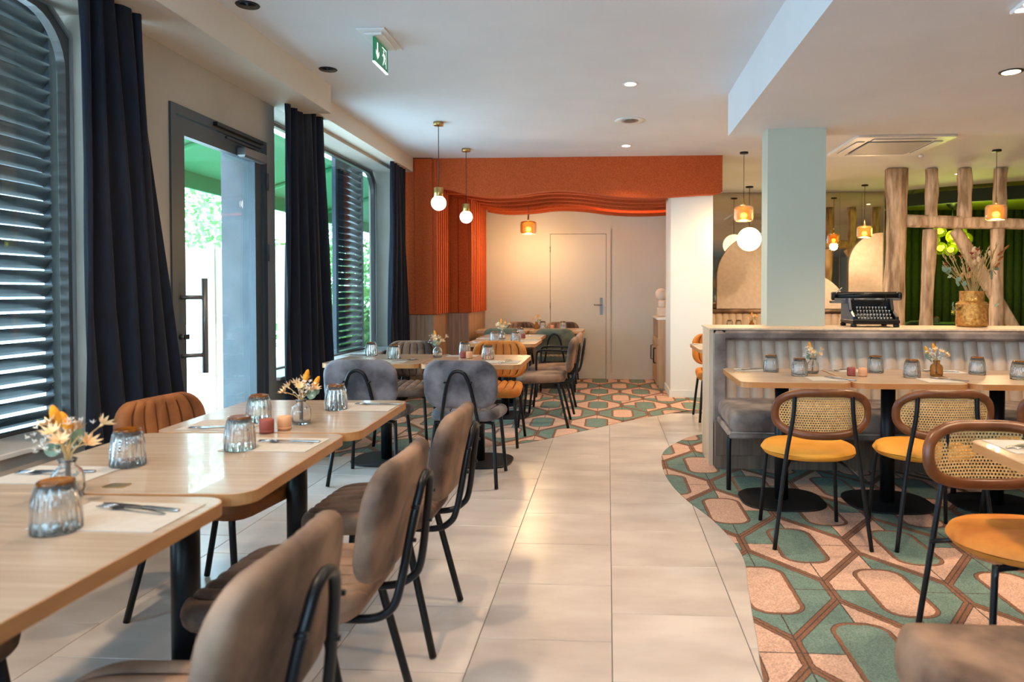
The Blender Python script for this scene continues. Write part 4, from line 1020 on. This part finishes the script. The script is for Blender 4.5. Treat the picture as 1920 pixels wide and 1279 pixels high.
# exit sign
t = thing('exit_sign', 'green emergency exit sign with running man and arrow under the ceiling', 'sign', (-1.40, 4.29, 2.80))
Box(-.085, -.19, -.012, .085, .19, -.001, b=.003).build('ceiling_plate', 'white_plastic', t)
Box(-.055, -.15, -.028, .055, .15, -.0125, b=.004).build('housing', 'white_plastic', t)
sg = MB().box(-.006, -.125, -.175, .006, .125, -.029, b=.002).build('sign_panel', 'sign_green', t)
MB().box(-.0075, -.13, -.182, .0075, .13, -.1755).build('edge_trim', 'sign_white', t)
ar = MB()
for s_ in (1, -1):
    X = .0068 * s_
    def poly(pts, mb, X=X): mb.add([(X, a, b) for a, b in pts], [tuple(range(len(pts)))])
    poly([(-.085, -.05), (-.065, -.05), (-.065, -.115), (-.045, -.095), (-.045, -.12), (-.075, -.152), (-.105, -.12), (-.105, -.095), (-.085, -.115)], ar)
    poly([(.01, -.045), (.09, -.045), (.09, -.052), (.01, -.052)], ar)
    poly([(.085, -.045), (.092, -.045), (.092, -.16), (.085, -.16)], ar); poly([(.012 + .01 * math.cos(a * PI / 4) + .03, -.066 + .010 * math.sin(a * PI / 4)) for a in range(8)], ar)
    poly([(.03, -.08), (.055, -.078), (.06, -.11), (.045, -.115)], ar); poly([(.03, -.08), (.012, -.10), (.018, -.105), (.036, -.09)], ar); poly([(.055, -.08), (.075, -.10), (.07, -.107), (.052, -.092)], ar)
    poly([(.045, -.112), (.06, -.11), (.078, -.135), (.07, -.14)], ar); poly([(.045, -.112), (.052, -.118), (.03, -.155), (.018, -.152)], ar)
ar.build('pictogram', 'sign_white', sg)
# AC cassette
t = thing('ceiling_air_unit', 'square white ceiling air conditioning cassette beyond the pillar', 'air conditioner', (2.95, 7.66, 2.8))
MB().prism(rrect(.98, .98, .04, 3), -.03, -.001, .006).build('fascia', 'white_plastic', t)
MB().prism(rrect(.64, .64, .02, 3), -.0315, -.0305).build('air_gap_shade', 'black_metal', t)  # dark sheet stands in for the shade round the grille
MB().prism(rrect(.61, .61, .02, 3), -.044, -.032, .002).build('grille', 'grille_grey', t)
for k in range(4):
    a = k * PI / 2; MB().box(-.31, -.43, -.0312, .31, -.345, -.0302, xf=lambda x, y, z, a=a: (x * math.cos(a) - y * math.sin(a), x * math.sin(a) + y * math.cos(a), z)).build('slot_shade', 'black_metal', t)  # black plate paints the dark opening behind each flap
    MB().box(-.30, -.422, -.040, .30, -.353, -.0315, xf=lambda x, y, z, a=a: (x * math.cos(a) - y * math.sin(a), x * math.sin(a) + y * math.cos(a), z)).build('air_flap', 'white_plastic', t)
MB().ball((.52, .42, -.045), .03, 14, 8, (1, 1, .6)).build('sensor', 'white_plastic', t)

# ================================================================== WALL DEVICES
def wallbox(y, z, w_, h_, label, name, m='white_plastic', det=None):
    t = thing(name, label, 'wall device', (XL, y, z))
    Box(0, -w_ / 2, -h_ / 2, .03, w_ / 2, h_ / 2, b=.004).build('housing', m, t); return t
t = wallbox(3.63, 2.72, .075, .095, 'white curtain motor box high on the wall beside the nearest curtain', 'wall_sensor'); Box(.0302, -.022, -.03, .033, .022, .025).build('cover', 'white_plastic', t)
t = wallbox(4.955, 2.715, .07, .09, 'white box high on the wall left of the second curtain', 'wall_sensor'); Box(.0302, -.022, -.025, .033, .022, .025).build('cover', 'white_plastic', t)
t = wallbox(3.70, 1.105, .075, .13, 'red fire alarm call point between curtain and glass door', 'call_point', 'red_plastic')
Box(.0302, -.026, -.025, .0325, .026, .025).build('press_plate', 'white_plastic', t)
s_ = MB().box(.0327, -.016, -.003, .0332, -.006, .003).box(.0327, .006, -.003, .0332, .016, .003); s_.box(.0327, -.002, -.01, .0332, .002, .012); s_.build('push_symbol', 'black_metal', t)
Box(.0302, -.028, .04, .031, .028, .055).build('print', 'white_plastic', t); Box(.0302, .012, -.05, .031, .028, -.04).build('print', 'white_plastic', t)

# ================================================================== SIDEBOARD + SCULPTURE
t = thing('sideboard', 'pale wood sideboard with cubby holes and black handles behind the white column', 'cabinet', (.64, 9.07, 0))
Box(.012, 0, 0, .40, .94, .64).build('carcass', 'side_wood', t); Box(-.012, -.0, .885, .40, .94, .91, b=.003).build('worktop', 'stone_top', t)
Box(.25, 0, .641, .40, .94, .884).build('cubby_back', 'plinth_wood', t)
for y in (.0, .30, .61, .915): Box(.0, y, .641, .249, y + .022, .884).build('divider', 'side_wood', t)
for k in range(3):
    y = .005 + k * .312; d_ = Box(-.008, y, .04, .011, y + .305, .56, b=.002).build('door', 'side_wood', t); f_ = Box(-.008, y, .566, .011, y + .305, .638, b=.002).build('drawer_front', 'side_wood', t)
    yh = y + (.27 if k % 2 == 0 else .035)
    MB().tube([(-.008, yh, .30), (-.035, yh, .305), (-.035, yh, .495), (-.008, yh, .50)], .007, 8).build('handle', 'black_metal', d_)
t = thing('stacked_sculpture', 'small pale stone sculpture of stacked shapes on the sideboard', 'sculpture', (.73, 9.60, .912))
MB().prism(rrect(.13, .13, .02, 3), 0, .12, .012).build('block', 'stone_white', t); MB().prism(rrect(.10, .10, .03, 3), .121, .22, .015).build('block', 'stone_white', t)
MB().ball((-.01, 0, .30), .082, 20, 14, (1, .5, 1)).build('disc', 'stone_white', t)

# ================================================================== TYPEWRITER
t = thing('typewriter', 'antique black typewriter with round keys on the banquette ledge', 'typewriter', (1.935, 5.36, .990), -.02); t.scale = (1, 1, 1.2)
Box(-.165, -.16, .015, .165, .13, .045, b=.008).build('base_frame', 'black_gloss', t)
for x in (-.15, .15):
    MB().prism([(-.15, .02), (.13, .02), (.13, .17), (-.03, .17), (-.06, .10), (-.15, .06)], -.012, .012, .003, xf=lambda a, b, c, x=x: (x + c, a, b)).build('side_frame', 'enamel_blue' if x < 0 else 'black_gloss', t)
    for y in (-.13, .11): MB().lathe([(.02, -.002), (.022, .012), (.014, .018)], 14, (x, y, 0)).build('foot', 'black_gloss', t)
Box(-.138, .0, .05, .138, .12, .16, b=.01).build('type_basket_housing', 'black_gloss', t)
MB().prism([(-.12, -.01)] + [(.12 * math.cos(PI - PI * i / 12), .052 + .09 * math.sin(PI - PI * i / 12) * 0 + .11 * (1 - math.sin(PI * i / 12)) * .9) for i in range(13)] + [(.12, -.01)], 0, .012, xf=lambda a, b, c: (a, -.012 + c * .5, .05 + b)).build('curved_front', 'black_gloss', t)
kb = MB().prism([(-.155, .03), (-.01, .11), (-.01, .05), (-.155, .02)], -.13, .13, xf=lambda a, b, c: (c, a, b)).build('keyboard', 'black_metal', t)
ky = MB().lathe([(.002, -.012), (.002, .0), (.0066, .0), (.0068, .003), (.005, .004)], 10)
kf = None
for r in range(4):
    for c_ in range(10 + (r < 3)):
        p = (-.118 + c_ * .0225 + r * .006, -.145 + r * .033, .052 + r * .021)
        if kf is None: kf = ky.build('key', 'key_cap', kb, p)
        else: again('key', kf, kb, p)
MB().tube([(-.235, .055, .185), (.235, .055, .185)], .019, 14).build('platen', 'black_metal', t)
MB().tube([(-.25, .055, .185), (-.225, .055, .185)], .027, 14).build('platen_knob', 'black_gloss', t); MB().tube([(.225, .055, .185), (.25, .055, .185)], .027, 14).build('platen_knob', 'black_gloss', t)
Box(-.24, .02, .156, .235, .035, .172, b=.002).build('carriage_rail', 'dark_steel', t); Box(-.245, .075, .16, .235, .1, .21, b=.004).build('paper_rest', 'black_gloss', t)
MB().tube(spline([(-.22, .03, .19), (-.235, .0, .205), (-.20, -.02, .235)], 3), .004, 6).build('return_lever', 'steel', t)
Box(-.26, .02, .14, -.16, .09, .155, b=.003).build('carriage_arm', 'dark_steel', t)
for x in (-.06, .06): MB().lathe([(.028, .16), (.03, .163), (.03, .168), (.01, .17)], 16, (x, .06 - .09, 0)).build('ribbon_spool', 'dark_steel', t)

# ================================================================== BIG VASE WITH BOUQUET
t = thing('large_vase', 'large amber hammered glass vase on the banquette ledge', 'vase', (2.672, 5.35, .988))
prof = [(.095, 0), (.103, .006), (.106, .02), (.106, .16), (.100, .178), (.085, .184), (.082, .19), (.083, .255), (.087, .262)]
MB().lathe(prof + [(r - .005, z + .004 if i_ == 0 else z) for i_, (r, z) in reversed(list(enumerate(prof)))], 40).build('vase_body', 'lustre_glass', t)
MB().tube([(.1065 * math.cos(2 * PI * k / 36), .1065 * math.sin(2 * PI * k / 36), .165) for k in range(36)], .002, 6, closed=True).build('shoulder_ring', 'brass', t)
t = thing('large_dried_bouquet', 'wide dried bouquet of grasses, thistles and eucalyptus in the large amber vase', 'flowers', (2.672, 5.35, .988))
rnd = random.Random(11); st, gr, rd, ru = MB(), MB(), MB(), MB()
def tipof(a, q, z): return (math.cos(a) * q, math.sin(a) * q * .6, z)
for k in range(46):
    a = rnd.uniform(0, 2 * PI); q = rnd.uniform(.03, .22); z = rnd.uniform(.36, .54) + .06 * (math.cos(a) > .3); tip = tipof(a, q, z)
    P = spline([(rnd.uniform(-.05, .05), rnd.uniform(-.04, .04), .02), (tip[0] * .25, tip[1] * .25, .27), tip], 4); st.tube(P, .0016, 4)
    d_ = (P[-1] - P[-3]).normalized()
    if k % 3 < 2:
        for j in range(14):      # wheat-like head
            c_ = P[-1] - d_ * (.006 * j - .02); e = Vector((rnd.uniform(-1, 1), rnd.uniform(-1, 1), rnd.uniform(.4, 1))).normalized(); gr.tube([c_, c_ + e * .012 + d_ * .014], .0022, 4)
    elif k % 6 == 2:
        MB().ball((0, 0, 0), .013, 10, 8, (1, 1, 1.7)).build('seed_head', 'petal_cream', t, tuple(P[-1]))
    else: petal_star(petal_star(rd, P[-1], d_, .022, 10), P[-1], d_, .014, 8)
for k, (a, q, z) in enumerate([(.1, .25, .58), (0, .20, .50), (.3, .23, .54), (-.2, .17, .45)]):
    tip = tipof(a, q, z); st.tube(spline([(0, 0, .05), (tip[0] * .4, tip[1] * .4, .3), tip], 4), .0015, 4)
    MB().ball((0, 0, 0), .0085, 10, 8, (1, 1, 3.2)).build('bunny_tail', 'rust', t, tip, (0, .8, 0))
gr.build('grass_heads', 'stem_dry', t)['kind'] = 'stuff'; st.build('stems', 'stem_dry', t)['kind'] = 'stuff'; rd.build('thistle_heads', 'flower_red', t)['kind'] = 'stuff'
lf = MB().add([(0, 0, 0), (.014, .012, .003), (.018, .03, 0), (0, .052, -.004), (-.018, .03, 0), (-.014, .012, .003)], [(0, 1, 2, 3), (0, 3, 4, 5)], True); f = None
for k in range(22):
    a = PI + rnd.uniform(-.7, .7) if k < 14 else rnd.uniform(-1.2, 1.2); s_ = rnd.uniform(.2, 1); p = (math.cos(a) * (.07 + .13 * s_), math.sin(a) * .07, .26 + .16 * s_ - .22 * (k % 5 == 0)); r_ = (rnd.uniform(.6, 1.8), rnd.uniform(-1, 1), rnd.uniform(0, 6))
    if f is None: f = lf.build('leaf', 'leaf_euca', t, p, r_)
    else: again('leaf', f, t, p, r_)

# ================================================================== GREEN ALCOVE FURNITURE
t = thing('round_green_table', 'dark green table seen low between the timber posts', 'table', (5.3, 11.6, 0))
MB().prism(rrect(1.6, .7, .06, 4), .72, .75, .002).build('tabletop', 'velvet_green', t); MB().lathe([(.04, .01), (.04, .72)], 14).build('column', 'black_metal', t); MB().lathe([(.25, .004), (.25, .014)], 24).build('base_plate', 'black_cast', t)
CGn = velvet_chair('velvet_green'); CGn.place((4.55, 11.0, 0), .2, 'dark green velvet chair seen low right of the first timber post', GC)
CGn.place((6.4, 11.0, 0), .1, 'dark green velvet chair beyond the diagonal timber brace', GC)
VA.place((5.52, 11.5, TZ), 0, 'amber glass bud vase on the dark green table', GV); b = B2.place((5.52, 11.5, TZ), 1, 'dried flower posy in the bud vase on the dark green table', GB); b.scale = (1.5, 1.5, 1.3)
DG.place((5.2, 11.5, TZ), 0, 'ribbed upturned tumbler on the dark green table', GG)

# ================================================================== OUTSIDE
struct('ground', Box(-14, -8, -.2, X0, 18, -.02), 'pavement')
t = thing('awning', 'green fabric awning over the terrace outside the window wall', 'awning', (X0 - .35, 3.0, 2.72))
MB().sheet(lambda u, v: (-1.0 * u, -1.0 + 12.0 * v, -.30 * u + .0), 6, 12).build('canopy', 'awning', t)
for y in (-1, 1, 3, 5, 7, 9): MB().tube([(0, y, -.03), (-1.0, y, -.33)], .025, 6).build('arm', 'awning', t)
MB().box(-1.03, -1, -.46, -.99, 11, -.30).build('valance', 'awning', t)
def bush(name, x, y, z0, sx, sy, sz, n, label, seed, cat='hedge'):
    rnd = random.Random(seed); mb = MB()
    for _ in range(n):
        while 1:
            p = Vector((rnd.uniform(-1, 1), rnd.uniform(-1, 1), rnd.uniform(-1, 1)))
            if .45 < p.length < 1: break
        c_ = Vector((p.x * sx, p.y * sy, z0 + sz + p.z * sz)); u = Vector((rnd.gauss(0, 1), rnd.gauss(0, 1), rnd.gauss(0, 1))).normalized(); v = u.orthogonal().normalized(); s_ = rnd.uniform(.04, .08)
        mb.add([c_ - u * s_, c_ - v * s_ * .45, c_ + u * s_, c_ + v * s_ * .45], [(0, 1, 2, 3)])
    t = thing(name, label, cat, (x, y, 0)); q = mb.build('foliage', 'leaf_out', t); q['kind'] = 'stuff'
    MB().tube([(0, 0, -.018), (.02, 0, z0 + sz)], .03, 6).build('stem', 'old_timber', t)
bush('garden_shrub', -5.2, 12.6, .0, 1.2, 1.6, 1.25, 5200, 'bright green shrub outside the far window beside the shutter', 4)
bush('garden_shrub', -4.1, 10.2, .0, .6, .9, .62, 2400, 'low leafy shrub on the terrace below the far window', 9)
bush('garden_tree', -6.9, 10.6, 1.2, 1.2, .9, 1.1, 1900, 'loose green tree crown outside the glass door', 6, 'tree')
t = thing('terrace_screen', 'grey wooden terrace screen with pale posts seen through the glass door', 'fence', (-4.2, 7.25, 0), .3)
for k in range(3): Box(-.75 + .7 * k, -.04, -.018, -.67 + .7 * k, .04, 1.75).build('post', 'pale_wood', t)
for k in range(2): Box(-.66 + .7 * k, -.015, .9, -.06 + .7 * k, .015, 1.7).build('panel', 'stone_white', t)
struct('wall_outside', Box(-2.75, 8.6, -.02, -2.6, 18, 3.2), 'brick_wall')
